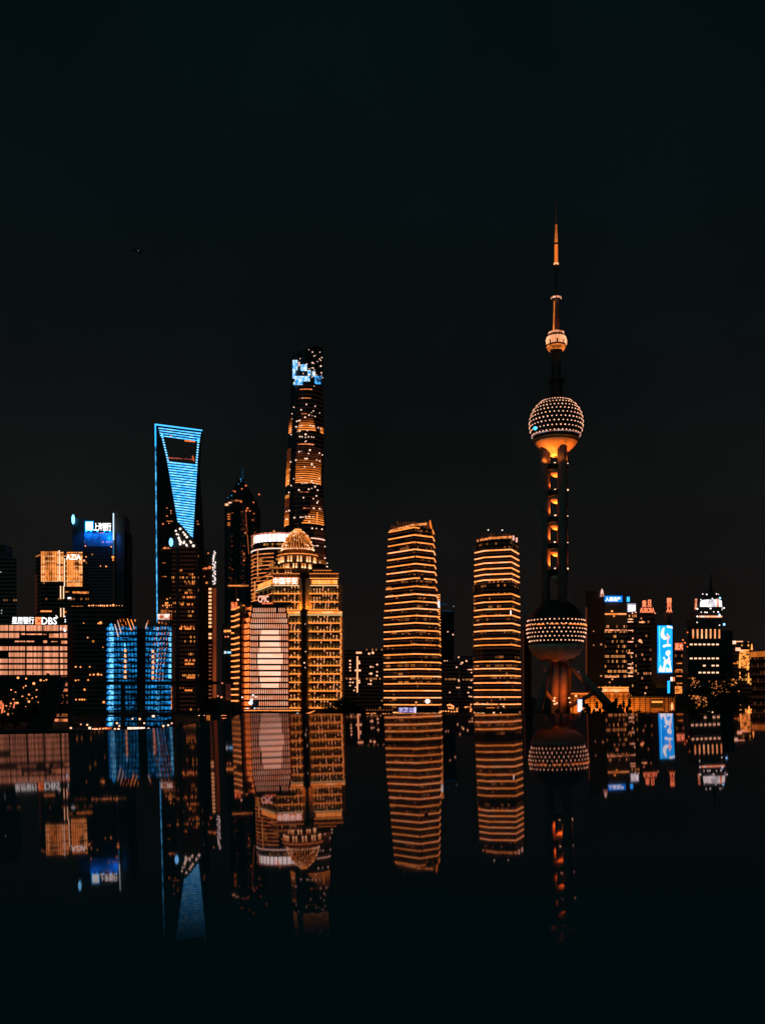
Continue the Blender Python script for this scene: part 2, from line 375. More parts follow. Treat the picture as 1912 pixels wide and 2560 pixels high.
for x, y in ((1220, 1325), (1255, 1325.5)): MB().tube((X(x, 1010), 1011, Z(1350, 1010)), (X(x, 1010), 1011, Z(y, 1010)), .25).build('mast', BLACK, tB)
# scattered lit rooms, seen between the gold lines
for t, (x0, x1), (y0, y1), Y in ((tA, (965, 1080), (1400, 1760), 998), (tB, (1190, 1270), (1360, 1760), 999)):
    it = []
    for k in range(70):
        x, y = rnd.uniform(x0, x1), rnd.choice(ysA if t is tA else ysB) + 8 + rnd.uniform(-1.5, 1.5)
        Yw = Y + abs(x - (1040 if t is tA else 1280)) * .26
        it.append(MB().pbox(x, x + rnd.uniform(1.5, 5), y, y + 2.2, Yw, .5))
    many(t, 'lit_window', em_noise('room_glow', '#3a1c10', '#d07a3a', .3, .3), it)
MB().dot((X(1068.5, 996), 996, Z(1753, 996)), 2.6).build('lobby_lamp', WHITE, tA)
t, o = building('side_tower', 'narrow dotted tower peeping out behind the right edge of the left twin tower', [(1086, 1110), (1101, 1112)], 1484, 20, DARK)
many(t, 'corner_lamp', WARM, [MB().pbox(1098.5, 1101, y, y + 2.3, 1109, .5) for y in [1548 + 7.5*k for k in range(30)]] + [MB().pbox(1089, 1100, 1486 + 6*k, 1488.5 + 6*k, 1109, .5) for k in range(10) if k not in (3, 4)])
MB().pbox(1090, 1099, 1502, 1519, 1108, .6).build('logo_light', em('#d8ecff', 1.4), t)
# ------------------------------------------------------------------ sphere television tower
PY = 869.0; PX = 1389.5; S = PY / F; cx, cy = X(PX, PY), PY + 26
def pz(py): return Z(py, PY + 26)
S = (PY + 26) / F; cx = X(PX, PY + 26)
pt_ = thing('television_tower', 'tall television tower with two lamp-studded spheres, three shafts and a long spire', 'tower', (cx, cy, GZ))
RB1 = 66 * S; ZB1 = pz(1060) ; RB2 = 73 * S; ZB2 = pz(1572)
def ball(name, Rr, zc, lo, hi, mat, n=48):
    mb = MB(); prof = []
    for k in range(17):
        a = R(lo + (hi - lo) * k / 16); prof.append((max(.05, Rr * math.cos(a)), zc + Rr * math.sin(a)))
    mb.lathe(cx, cy, prof, n); return mb.build(name, mat, pt_, smooth=False)
SPH = pbr('sphere_cladding', (.02, .022, .022), rough=.6, var=.4, scale=.3)
ball('upper_sphere', RB1, ZB1, -34, 88, SPH); ball('lower_sphere', RB2, ZB2, -28, 75, SPH)
BOWL = pbr('sphere_underside', (.62, .42, .3), rough=.55)
MB().lathe(cx, cy, [(12*S, pz(1142)), (24*S, pz(1134)), (44*S, pz(1118)), (52*S, pz(1108)), (53*S, pz(1104))], 40).build('underside_bowl', BOWL, pt_, smooth=True)
MB().lathe(cx, cy, [(RB1*.84, ZB1 - RB1*.54), (RB1*.86, ZB1 - RB1*.62), (50*S, pz(1104.2))], 40).build('underside_ring', BLACK, pt_)
MB().lathe(cx, cy, [(28*S, pz(1655)), (46*S, pz(1646)), (58*S, pz(1636)), (66*S, pz(1621)), (68*S, pz(1613))], 40).build('underside_bowl', BOWL, pt_, smooth=True)
def studs(Rr, zc, lats, n, r, nm):
    it = []
    for i, la in enumerate(lats):
        for k in range(n):
            a = 2 * math.pi * (k + .5 * (i % 2)) / n
            if math.sin(a) > .35: continue      # far side, never in view
            c = (cx + (Rr+.1) * math.cos(R(la)) * math.cos(a), cy + (Rr+.1) * math.cos(R(la)) * math.sin(a), zc + (Rr+.1) * math.sin(R(la)))
            it.append(MB().dot(c, r * (.75 + .25 * math.cos(R(la))) * rnd.uniform(.8, 1.1)))
    many(pt_, nm, em('#ffd4a8', 1.25), it)
studs(RB1, ZB1, [-26, -16, -6.5, 2.5, 12, 21.5, 31, 42, 54], 38, .62, 'sphere_lamp')
studs(RB2, ZB2, [-25.5, -17, -9, -1.5, 7, 15.5], 40, .66, 'sphere_lamp')
MB().lathe(cx, cy, [(RB1*.905, ZB1-RB1*.5), (RB1*.935, ZB1-RB1*.47)], 48, False).build('ledge_band', em_noise('ledge_glow', '#7a4a3a', '#c0b0b8', .1, .1, .8), pt_)
# short lit floor line round the lower sphere
it = []
for k in range(40):
    a = math.pi + math.pi * (k + .5) / 40
    if rnd.random() < .8: it.append(MB().box(cx + (RB2+.3)*math.cos(a) - .8, cx + (RB2+.3)*math.cos(a) + rnd.uniform(.1, .9), cy + (RB2+.3)*math.sin(a), cy + (RB2+.3)*math.sin(a) + .5, ZB2 + 2.2, ZB2 + 3.1))
many(pt_, 'gallery_light', em('#ff9c3c', 1.1), it)
MB().dot((X(1338, PY), PY + 2, Z(1069, PY)), 1.7).build('spotlight', em('#4cc4ff', 1.8), pt_)
# shafts
CR = 12.2 * S
for ox, oy in ((-28.5, -6), (10.5, -26), (21, 20)):
    MB().lathe(cx + ox*S, cy + oy*S, [(CR, pz(1655)), (CR, pz(1110))], 28).build('shaft', CONC, pt_, smooth=True)
for i, py in enumerate((1172, 1238, 1303, 1369, 1434)):
    MB().lathe(cx, cy, [(27*S, pz(py + 8)), (29*S, pz(py + 6)), (29*S, pz(py - 8)), (27*S, pz(py - 8.5))], 28).build('platform', BLACK, pt_)
    bx, by = cx - 2*S, cy - 12*S
    MB().lathe(bx, by, [(max(.2, 15*S*math.cos(R(a))), pz(py + 8.2 + 16*math.sin(R(a)))) for a in (88, 75, 60, 45, 30, 15, 0)], 24).build('small_sphere', pbr('pearl_skin', (.6, .45, .3), rough=.5), pt_, smooth=True)
    zt = pz(py - 8.5) + 1.0
    for j, (dx, dy, wt, c, up) in enumerate(((-6, -12, 60000, '#ff6c24', (-26, -6, 20)), (-5, -17, 4200, '#ffa048', (-2, -12, 22)), (27, -10, 20000, '#ff6a30', (20, 4, 18)))):
        lp = (cx + dx*S, cy + dy*S, zt)
        b_o = MB().dot(lp, .5 if (i + j) % 3 else .85).build('floodlight', em('#ffe0b0', 1.6), pt_)
        lamp(b_o, 'floodlight_glow', (lp[0], lp[1], lp[2] + 1.2), wt * (.3 if i == 0 else 1), c, .5, spot=118, aim=(cx + up[0]*S, cy + up[1]*S, zt + up[2]))
# lamps under the two spheres
for dx, dy, wt in ((-38, -30, 15000), (-8, -60, 6500), (36, -34, 10000), (0, 34, 2000)):
    lamp(pt_, 'bowl_floodlight', (cx + dx*S, cy + dy*S, pz(1162)), wt * 1.6, '#ff8a30', .8, spot=120, aim=(cx + dx*.3*S, cy + dy*.3*S, pz(1110)))
for dx, dy, wt, c in ((-40, -46, 4200, '#ff7a28'), (4, -62, 4200, '#ff7a28'), (48, -44, 6600, '#c8a8b8')):
    lamp(pt_, 'bowl_floodlight', (cx + dx*S, cy + dy*S, pz(1682)), wt * .16, c, .8, spot=100, aim=(cx + dx*.5*S, cy + dy*.5*S, pz(1636)))
# upper shaft, small sphere, spire
MB().lathe(cx, cy, [(17*S, pz(1000)), (15*S, pz(958)), (12*S, pz(950)), (11*S, pz(880))], 24).build('upper_shaft', pbr('shaft_dark', (.05, .045, .042)), pt_, smooth=True)
def ringlamp(py, r, mat, h=4):
    mb = MB()
    for k in range(20):
        a = math.pi + math.pi * k / 20; b = math.pi + math.pi * (k + .86) / 20
        q = [(cx + rr*S*math.cos(t), cy + rr*S*math.sin(t)) for rr, t in ((r, a), (r, b), (r - 1.5, b), (r - 1.5, a))]
        mb.prism(q, pz(py + h/2), pz(py - h/2))
    return mb.build('ring_light', mat, pt_)
ringlamp(954, 20, em_noise('ring_glow', '#b05a28', '#ffd8b0', .4, .4)); ringlamp(834, 20, em_noise('ring_glow', '', ''))
ringlamp(746, 13, em_noise('ring_glow', '', '')); ringlamp(660, 6, em('#ffc080', 1.1))
MB().lathe(cx, cy, [(15*S, pz(958)), (21*S, pz(956)), (21*S, pz(952)), (14*S, pz(950))], 24).build('gallery', BLACK, pt_)
zc = pz(858)
MB().lathe(cx, cy, [(10*S, zc - 23*S), (19*S, zc - 17*S), (24*S, zc - 6*S), (25*S, zc + 4*S), (22*S, zc + 14*S), (15*S, zc + 22*S), (9*S, zc + 27*S)], 28).build('small_sphere', pbr('pod_skin', (.3, .2, .13)), pt_, smooth=True)
it = []
for k in range(22):
    a = math.pi + math.pi * (k + .5) / 22; mb = MB()
    ps = [(25.2, -5), (26, 4), (23, 14)] if k % 5 else [(26, 4), (23, 14)]
    for (r0, h0), (r1, h1) in zip(ps[:-1], ps[1:]):
        mb.tube((cx + r0*S*math.cos(a), cy + r0*S*math.sin(a), zc + h0*S), (cx + r1*S*math.cos(a), cy + r1*S*math.sin(a), zc + h1*S), .34, n=5)
    mb.build('rib_light', em('#ffc890', 1.15), pt_)
MB().lathe(cx, cy, [(12*S, zc - 21*S), (20*S, zc - 17*S), (24*S, zc - 9*S)], 28, False).build('pod_base', em_noise('pod_glow', '#6a3010', '#f09840', .12, .3), pt_)
MB().lathe(cx, cy, [(9.5*S, pz(838)), (6.5*S, pz(750))], 14).build('spire', pbr('spire_steel', (.32, .2, .15)), pt_)
MB().lathe(cx, cy, [(6*S, pz(750)), (3.6*S, pz(745.5)), (3.4*S, pz(662))], 12).build('spire', pbr('spire_dark', (.09, .06, .05)), pt_)
MB().lathe(cx, cy, [(4.2*S, pz(655)), (4*S, pz(612))], 12).build('spire_light', em('#d8782c', 1), pt_)
MB().lathe(cx, cy, [(3.9*S, pz(606)), (2.6*S, pz(562))], 12).build('spire_light', em_noise('spire_fade', '#6a3018', '#c87030', .1, .06), pt_)
MB().lathe(cx, cy, [(2.6*S, pz(612)), (2.6*S, pz(606))], 10).build('spire', BLACK, pt_)
MB().lathe(cx, cy, [(4*S, pz(662)), (3.5*S, pz(655.2))], 12).build('spire', DIMO, pt_)
MB().lathe(cx, cy, [(2.0*S, pz(562)), (.8*S, pz(505))], 8).build('spire', em('#241212', 1), pt_)
MB().tube((cx - 8*S, cy - 8*S, pz(828)), (cx - 5.5*S, cy - 5*S, pz(755)), .55, .4).build('rib_light', em_noise('edge_glow', '#a05820', '#ffa040', .2, .1), pt_)
lamp(pt_, 'spire_floodlight', (cx + 14*S, cy - 26*S, pz(832)), 1800, '#c84a28', .6, spot=60, aim=(cx, cy, pz(780)))
# legs
for (x0, y0), (x1, y1), dy in (((1368, 1648), (1334, 1800), -20), ((1412, 1648), (1530, 1812), -26), ((1425, 1646), (1430, 1800), 30)):
    MB().tube((X(x0, PY+26), cy + (-8 if dy < 0 else 8), pz(y0)), (X(x1, PY+26), cy + dy, max(GZ, pz(y1))), 10.5*S, 9.5*S, 20).build('leg', CONC, pt_, smooth=True)
MB().tube((X(1492, PY+26), cy - 18, pz(1722)), (X(1424, PY+26), cy, pz(1765)), 5*S, n=14).build('brace', CONC, pt_, smooth=True)
MB().tube((X(1346, PY+26), cy - 14, pz(1716)), (X(1392, PY+26), cy, pz(1765)), 5*S, n=14).build('brace', CONC, pt_, smooth=True)
for dx in (-11, 10): MB().lathe(cx + (dx + 6)*S, cy - 4, [(9.5*S, GZ), (11*S, pz(1650))], 20).build('shaft', CONC, pt_, smooth=True)
for px, py, c, wt in ((1402, 1745, '#ff6a20', 9000), (1382, 1740, '#ff6a20', 1800), (1418, 1716, '#ff8028', 2600), (1362, 1785, '#ff8a40', 1800), (1500, 1790, '#ff9a50', 2200)):
    lamp(pt_, 'leg_floodlight', (X(px, PY+26), cy - 24, pz(py)), wt * 2.2, c, .8, spot=110, aim=(X(px, PY+26), cy, pz(py - 24)))
# ------------------------------------------------------------------ domed golden tower
Y = 880
t = thing('domed_tower', 'floodlit golden stone tower with a ribbed dome and a dark glass slot up its middle', 'tower', (X(745, Y), Y + 30, GZ))
def zz(py): return Z(py, Y)
up = [(X(645, 925), 925), (X(682, Y), Y), (X(846, Y), Y), (X(848, Y), Y + 60), (X(645, Y), Y + 75)]
lo = [(X(645, 925), 925), (X(682, Y), Y), (X(852, Y), Y), (X(853, Y), Y + 62), (X(645, Y), Y + 75)]
MB().prism(lo, GZ, zz(1537)).build('lower_wall', STONE, t); MB().prism(up, zz(1537) + .003, zz(1449)).build('upper_wall', STONE, t)
sL, sR, sC = Seg(682, Y, 750, Y), Seg(768, Y, 852, Y), Seg(645, 925, 682, Y)
wash = em('#ffb45c', 12.0, True); wash2 = em('#ffd596', 1.6, True)
glassdark = pbr('window_glass', (.012, .014, .014), rough=.3)
def cornice(y0, y1, p0, p1, q0, q1, out=1.6, lower=False):
    for a, b in ((p0, p1), (q0, q1)):
        mb = MB(); mb.pbox(a, b, y0, y1, Y - out, out + .2); mb.build('cornice', STONE, t)
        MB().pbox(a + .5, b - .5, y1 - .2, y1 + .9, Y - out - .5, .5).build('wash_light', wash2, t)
    s = sC; 
    if not lower:
        mb = MB(); s.box(mb, 0, 1, zz(y1), zz(y0), .1, out); mb.build('cornice', STONE, t)
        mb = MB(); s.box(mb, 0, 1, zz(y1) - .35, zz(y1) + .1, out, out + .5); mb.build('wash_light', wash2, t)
# floors: ledge with a row of lamps that washes the wall above it, dark windows between the piers
rows_up = [1485.5, 1506.5, 1526.2]; rows_lo = [1559.4, 1580.5, 1602, 1623.5, 1644.4, 1665.5, 1686.5, 1707.5, 1729, 1750.5, 1771.5]
win = []
for r in rows_up + rows_lo:
    xr = 850 if r > 1540 else 843
    for a, b in ((684, 749), (772, xr)):
        MB().pbox(a, b + 3, r - 1.2, r + .8, Y - 1.5, 1.6).build('ledge', STONE, t)
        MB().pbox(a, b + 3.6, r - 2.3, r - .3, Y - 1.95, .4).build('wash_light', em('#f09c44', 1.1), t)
        MB().pbox(a + 1, b, r - 2.1, r - 1.35, Y - 1.3, .35).build('wash_lamp_row', wash, t)
    if r < 1530:
        mb = MB(); sC.box(mb, .05, 1, zz(r) - .3, zz(r) + .3, .1, 1.3); mb.build('ledge', STONE, t)
        mb = MB(); sC.box(mb, .05, 1, zz(r) + .35, zz(r) + .6, .5, .9); mb.build('wash_lamp_row', em('#ff9c40', 4, True), t)
    for a, b, n in ((687, 745, 7), (778, xr, 9)):
        pw = (b - a) / n
        for k in range(n):
            for y0, y1 in ((r - 18.6, r - 15.6), (r - 13.6, r - 9.6), (r - 8, r - 3.4)):
                x = a + pw * k
                win.append(MB().pbox(x + (pw*.3 if y0 > r - 15 else 0), x + (pw*.82 if y0 > r - 15 else pw), y0, y1, Y - .35, .4))
    for k in range(3):
        mb = MB(); sC.box(mb, .15 + .3*k, .32 + .3*k, zz(r - 3.6), zz(r - 15), .02, .3); win.append(mb)
many(t, 'window', glassdark, win)
its = []
for m_ in [w_ for w_ in win if rnd.random() < .35]:
    xs = [v[0] for v in m_.v]; z_ = [v[2] for v in m_.v]; x = max(xs)
    its.append(MB().box(x + .1, x + .65, min(v[1] for v in m_.v) - .5, min(v[1] for v in m_.v) - .05, min(z_), min(z_) + 1.5))
many(t, 'window_lamp', em('#ffc88a', 1.1), its)
cornice(1527, 1537, 715, 751, 768, 856, 2.2, True)
MB().pbox(716, 750, 1528.5, 1534, Y - 2.4, .15).build('cornice_light', em_noise('cornice_glow', '#f09c3c', '#ffd488', .12, .3, 1.15), t)
MB().pbox(769, 855, 1528.5, 1534, Y - 2.4, .15).build('cornice_light', em_noise('cornice_glow', '', ''), t)
cornice(1461, 1463.5, 682, 748, 775, 846)
MB().pbox(779, 843, 1450, 1460.5, Y - .5, .4).build('frieze_light', em_noise('frieze_glow', '#f09430', '#ffcf78', .18, .05, 1.15), t)
mb = MB(); sC.box(mb, .02, .98, zz(1460), zz(1448), .1, .6); mb.build('frieze_light', em_noise('frieze_glow', '', ''), t)
text(t, '中国平安', 683.5, 743, 1444, 1461, Y - 1.6, em('#fff4ea', 1.6), label='white lettering on a lit band')
MB().pbox(682, 745, 1443.5, 1460.5, Y - .6, .4).build('sign_panel', em('#ffb070', .9), t)
for a, b in ((682, 748), (774, 846)):
    MB().pbox(a, b, 1434, 1449, Y + 2, 10).build('attic_wall', STONE, t)
    MB().pbox(a - 1, b + 1, 1431.5, 1433.5, Y + .5, 1.5).build('cornice', STONE, t)
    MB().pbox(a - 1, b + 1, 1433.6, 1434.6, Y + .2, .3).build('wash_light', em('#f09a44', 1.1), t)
    MB().pbox(a - 1, b + 1, 1446.5, 1448.5, Y - .8, 2.5).build('cornice', STONE, t)
    MB().pbox(a, b, 1445.6, 1446.3, Y + 1.2, .4).build('wash_lamp_row', em('#ff9c40', 3, True), t)
    for k in range(9):
        MB().pbox(a + 3 + k*7.2, a + 6.5 + k*7.2, 1436, 1443.5, Y + 1.7, .4).build('window', glassdark, t)
# terraces with little columns
def terrace(x0, x1, y0, y1, n, Yt, skip=()):
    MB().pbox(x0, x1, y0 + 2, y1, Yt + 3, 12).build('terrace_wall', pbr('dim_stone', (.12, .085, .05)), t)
    MB().pbox(x0 - 1, x1 + 1, y0, y0 + 2, Yt, 6).build('cornice', STONE, t)
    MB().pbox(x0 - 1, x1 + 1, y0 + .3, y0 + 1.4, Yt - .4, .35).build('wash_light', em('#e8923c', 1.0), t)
    for k in range(n):
        if k in skip: continue
        x = x0 + (x1 - x0) * (k + .5) / n
        MB().lathe(X(x, Yt), Yt + 1.4, [(.65, zz(y1)), (.5, zz(y0 + 2.2))], 8).build('column', STONE, t)
        MB().dot((X(x, Yt), Yt + .1, zz(y1 - 1.6)), .75).build('column_lamp', em('#ffd890', 1.5), t)
        MB().pbox(x - 1.1, x + 1.1, y0 + 5, y1 - 1, Yt + 1.0, .2).build('column_light', em_noise('column_glow', '#e08a34', '#ffdc9a', .1, .25, 1.1), t)
terrace(684, 731, 1419, 1431.5, 7, Y + 6, (0, 2, 3)); terrace(783, 828, 1425, 1437, 6, Y + 6)
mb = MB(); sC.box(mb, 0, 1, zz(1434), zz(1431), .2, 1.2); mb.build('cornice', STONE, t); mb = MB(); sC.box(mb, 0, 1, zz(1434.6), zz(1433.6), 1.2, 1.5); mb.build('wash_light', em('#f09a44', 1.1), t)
# drum and dome
dx, dy, q = X(744.5, Y + 22), Y + 22, (Y + 22) / F
def dz(py): return Z(py, Y + 22)
def arc(name, r, py0, py1, mat, a0=180, a1=360, n=28, w_=.5):
    mb = MB(); rr = r * q
    for k in range(n):
        a, b = R(a0 + (a1 - a0) * k / n), R(a0 + (a1 - a0) * (k + 1) / n)
        mb.prism([(dx + u * math.cos(v), dy + u * math.sin(v)) for u, v in ((rr, a), (rr, b), (rr - w_, b), (rr - w_, a))], dz(py1), dz(py0))
    return mb.build(name, mat, t)
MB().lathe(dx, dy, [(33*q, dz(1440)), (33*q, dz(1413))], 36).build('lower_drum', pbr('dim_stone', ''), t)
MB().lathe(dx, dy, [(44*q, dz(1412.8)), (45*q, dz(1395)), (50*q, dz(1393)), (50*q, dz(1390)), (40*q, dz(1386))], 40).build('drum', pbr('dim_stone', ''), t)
arc('drum_cornice_light', 50.6, 1389.8, 1392.2, em_noise('drum_glow', '#d87a28', '#ffb860', .15, .2, 1.05))
arc('drum_cornice_light', 40, 1410, 1411.6, em('#d8782c', .9))
def colring(r, n, y0, y1):
    for k in range(n):
        if k % 3 == 2: continue
        a = math.pi + math.pi * (k + .5) / n; x, y = dx + r*q*math.cos(a), dy + r*q*math.sin(a)
        MB().lathe(x, y, [(.8, dz(y1)), (.55, dz(y0))], 8).build('column', em_noise('column_glow', '', ''), t)
        MB().dot((x, y - .7, dz(y1 - 2)), .85).build('column_lamp', em('#ffe0a0', 1.5), t)
colring(46.5, 18, 1396, 1410); colring(35, 15, 1413, 1424)
DOME = pbr('dome_copper', (.22, .13, .06), rough=.45)
dp = [(39.5, 1386), (38.5, 1376), (35, 1362), (28.5, 1347), (19, 1334.5), (8, 1328)]
MB().lathe(dx, dy, [(r*q, dz(y)) for r, y in dp], 40).build('dome', DOME, t, smooth=True)
for k in range(17):
    a = math.pi + math.pi * (k + .5) / 17; mb = MB()
    for (r0, y0), (r1, y1) in zip(dp[1:-1], dp[2:]):
        mb.tube((dx + (r0+.6)*q*math.cos(a), dy + (r0+.6)*q*math.sin(a), dz(y0)), (dx + (r1+.6)*q*math.cos(a), dy + (r1+.6)*q*math.sin(a), dz(y1)), .38, .3, 6)
    mb.build('dome_rib', em_noise('rib_glow', '#7a3810', '#ffb050', .25, .25, 1.0, .35, .6), t)
it = []
for k in range(46):
    j = rnd.random() * 3.99; i = int(j); f = j - i; r = dp[i+1][0] * (1-f) + dp[i+2 if i < 4 else 5][0] * f; y = dp[i+1][1] * (1-f) + dp[i+2 if i < 4 else 5][1] * f
    a = math.pi + math.pi * rnd.random()
    it.append(MB().dot((dx + (r+1.6)*q*math.cos(a), dy + (r+1.6)*q*math.sin(a), dz(y)), rnd.uniform(.4, .75)))
for k in range(22):
    a = math.pi + math.pi * (k+.5) / 22; it.append(MB().dot((dx + 40.5*q*math.cos(a), dy + 40.5*q*math.sin(a), dz(1377 + rnd.uniform(-.6, .6))), rnd.uniform(.4, .75)))
many(t, 'dome_lamp', em('#ffe0b0', 1.3), it)
arc('dome_ring_light', 40.2, 1376.6, 1378, em_noise('ring2', '#6a3414', '#ffb050', .4, .2), 185, 355)
MB().lathe(dx, dy, [(7*q, dz(1330)), (7.5*q, dz(1326)), (7.5*q, dz(1325)), (5.5*q, dz(1322)), (1*q, dz(1318)), (.5*q, dz(1308))], 16).build('lantern', STONE, t)
for k in range(8):
    a = math.pi + math.pi * (k + .5) / 8
    MB().dot((dx + 7.8*q*math.cos(a), dy + 7.8*q*math.sin(a), dz(1325)), .75).build('lantern_lamp', em('#ffb860', 1.2), t)
lamp(t, 'dome_floodlight', (dx - 10, dy - 28, dz(1392)), 3600, '#ff8a34', 1, spot=120, aim=(dx, dy, dz(1350))); lamp(t, 'dome_floodlight', (dx + 12, dy - 26, dz(1392)), 3000, '#ff8a34', 1, spot=120, aim=(dx, dy, dz(1350)))
# slot and its pilasters
MB().prism([(X(756.5, Y), Y - 1.3), (X(763, Y), Y - 1.3), (X(763, Y), Y), (X(756.5, Y), Y)], GZ, Z(1430, Y)).build('glass_slot', glassdark, t)
MB().pbox(750, 769, 1538, 1742, Y - 1.0, 1.2).build('glass_slot', pbr('slot_frame', (.2, .12, .07)), t)
for a, b in ((748.5, 754.5), (764.5, 770.5)):
    for y0, y1 in ((1445, 1525), (1738, 1795)): MB().pbox(a, b, y0, y1, Y - .9, 1).build('pilaster', STONE, t)
    for py in (1555, 1600, 1645, 1690, 1735):
        MB().pbox(a + (-4 if a < 755 else 6), a + (0 if a < 755 else 10), py, py + 1, Y - 2.2, .4).build('wash_lamp_row', em('#ff8c34', 2.2, True), t)
dots(t, 'window_lamp', em('#ffe8c8', 1.3), [(761, 1657, 1.8), (764, 1629, 1.2), (763, 1560, 1.0), (763, 1669, 1.0)], Y - 2, 1)
for px, sgn in ((750.5, -1), (768.5, 1)):
    for py, wt in ((1526, 4200), (1800, 9000)):
        p = (X(px, Y), Y - 5.5, zz(py)); lamp(t, 'pilaster_floodlight', p, wt * 1.6, '#ff9034', .6, spot=110, aim=(p[0], Y, p[2] + 9))
mb = MB()
for k in range(11): mb.pbox(851, 854.5, 1540 + 21*k, 1556 + 21*k, Y - .7, .6)
mb.build('corner_light', em_noise('corner_glow', '#a8561c', '#ffc060', .2, .12, 1), t)

# ------------------------------------------------------------------ rounded block with striped window rows
Y = 800
t = thing('insurance_block', 'office block with chamfered top, pale striped window rows and wide pink lit panels', 'building', (X(665, Y), Y + 25, GZ))
def zz(py): return Z(py, Y)
def chain14(ins): return [(X(604 + ins, Y+26), Y + 26), (X(611 + ins, Y+12), Y + 12), (X(626 + ins*.6, Y), Y), (X(716 - ins, Y), Y), (X(723 - ins, Y+14), Y + 14), (X(720 - ins, Y+50), Y + 50), (X(606 + ins, Y+50), Y + 50)]
MB().loft([[(x, y, z) for x, y in chain14(i)] for z, i in ((GZ, 0), (zz(1560), 0), (zz(1530), 3), (zz(1514), 10))]).build('wall', DARK2, t)
for i, py in enumerate([1525, 1538.5, 1552, 1566, 1580.5, 1595, 1611, 1625, 1639.4, 1654, 1669, 1684, 1699, 1714, 1729, 1744, 1759, 1771]):
    h = 5.1 if i < 17 else 2.2; ins = max(0, (1560 - py) / 46 * 10) if py < 1560 else 0
    c0, c1 = 626.5 + ins * .9, 721.5 - ins * .9
    hw = {4: 22, 5: 25, 6: 25, 7: 27, 8: 31, 9: 31, 10: 28, 11: 27, 12: 25, 13: 22}.get(i, 0)
    mb = MB(); n = 18; pw = (c1 - c0) / n
    for k in range(n):
        x = c0 + pw * k
        if hw and abs(x + pw/2 - 674.5) < hw + 1: continue
        if py > 1750 and x < 645 and rnd.random() < .8: continue
        if rnd.random() < .008: continue
        mb.pbox(x + .25, x + pw - 2.75, py - h, py + h, Y - .5, .4)
    mb.build('window_row', em_noise('striped_glow', '#f0a878', '#ffd8b4', .08, .2, 1.0), t)
    if hw: MB().pbox(674.5 - hw, 674.5 + hw, py - h, py + h, Y - .5, .4).build('lit_panel', em_noise('panel_glow', '#ffcca4', '#ffe4c8', .05, .2, 1.0), t)
    # curved left corner in two facets
    for (pa, Ya, pb, Yb), mt, cut in (((604.5 + ins, Y+26, 611.5 + ins, Y+12), 'a', .25), ((612 + ins, Y+12, 625 + ins*.6, Y), 'b', 0)):
        s = Seg(pa, Ya, pb, Yb); mb = MB(); s.box(mb, cut, .96, Z(py + h, Ya), Z(py - h, Ya), .05, .45)
        mb.build('corner_window', em_noise('corner_a', '#4a1408', '#a84418', .3, .3, 1) if mt == 'a' else em_noise('corner_b', '#e8742a', '#ffb05c', .3, .3, 1.0), t)
    s = Seg(716.5 - ins, Y, 722.5 - ins, Y + 14); mb = MB()
    for u in (.1, .55): s.box(mb, u, u + .3, Z(py + h, Y), Z(py - h, Y), .05, .45)
    mb.build('corner_window', em_noise('corner_a', '', ''), t)
MB().pbox(628, 728, 1505, 1513, Y + 10, 20).build('roof_block', BLACK, t)
text(t, 'CPIC', 645, 672, 1489, 1506, Y + 6, em('#ffcab4', 1.3), label='pink lit letters standing on the roof')
MB().pbox(655, 683, 1506.5, 1510, Y + 6, .5).build('sign_underline', em_noise('underline', '#c05020', '#ff9a68', .4, .4), t)
dots(t, 'entrance_lamp', em('#eef4ff', 1.8), [(627, 1757, 5), (629, 1750, 3.4), (633, 1738, 2.2), (640, 1742, 1.6), (617, 1772, 2.2), (620, 1772.5, 2.4), (637, 1771, 2), (647, 1773, 2), (606, 1743, 1.8)], Y - 3, 2)

# ------------------------------------------------------------------ striped slab left of it
Y = 845
t, o = building('striped_slab', 'slim dark building with short slanted gold light strips, left of the pink panel block', [(578, Y), (586, Y - 2), (603, Y + 10)], 1508, 30, DARK)
s1, s2 = Seg(579.5, Y, 586, Y - 2), Seg(586, Y - 2, 600, Y - 24)
for i, py in enumerate([1524, 1541, 1553, 1568, 1583, 1597, 1611, 1625, 1639, 1653, 1667, 1680, 1695, 1709, 1723, 1737, 1752]):
    for j, s in enumerate((s1, s2)):
        if (i == 4 and j == 1) or (i == 13 and j == 0): continue
        mb = MB(); z0 = Z(py, Y); s.box(mb, 0 if j else .0, 1 if i < 13 else .8, z0 - .6, z0 + .6, .3, .8); mb.build('light_strip', WARM, t)
MB().prism([(X(578, Y), Y), (X(586, Y-2), Y - 2), (X(600, Y-24), Y - 23.4), (X(604, Y), Y + 8)], GZ, Z(1512, Y)).build('bay', DARK, t)
MB().pbox(578.5, 593, 1505, 1521, Y - 26, 1).build('roof_sign', em_noise('roof_sign', '#a8441c', '#ff9a60', .35, .35, 1), t)
MB().pbox(594, 612, 1512, 1515, Y - 3, .6).build('roof_light', em_noise('roof_line', '#a85a1c', '#ffb850', .3, .3), t)
dots(t, 'beacon', em('#ffd8a8', 1.4), [(595, 1499.5, 2.4)], Y - 4, 2)
MB().tube((X(593, Y), Y - 2, Z(1508, Y)), (X(591, Y), Y - 2, Z(1450, Y)), .35, .2).build('mast', DIMR, t)
t, o = building('low_block', 'low dim red-brown building beside the striped slab, a blue-white sign strip on its side', [(555, 862), (580, 860)], 1560, 20, pbr('dim_brown', (.05, .04, .035)))
MB().pbox(560, 566.5, 1575, 1580.5, 859, .5).build('lit_window', WARM, t); MB().pbox(567.5, 580, 1575, 1580, 859, .5).build('lit_window', WARM, t)
MB().pbox(568, 581, 1629, 1633, 859, .5).build('sign_light', em('#a8dcff', 1.2), t); MB().pbox(561, 565.5, 1628, 1634, 859, .5).build('sign_light', em('#e8f4ff', 1.2), t)
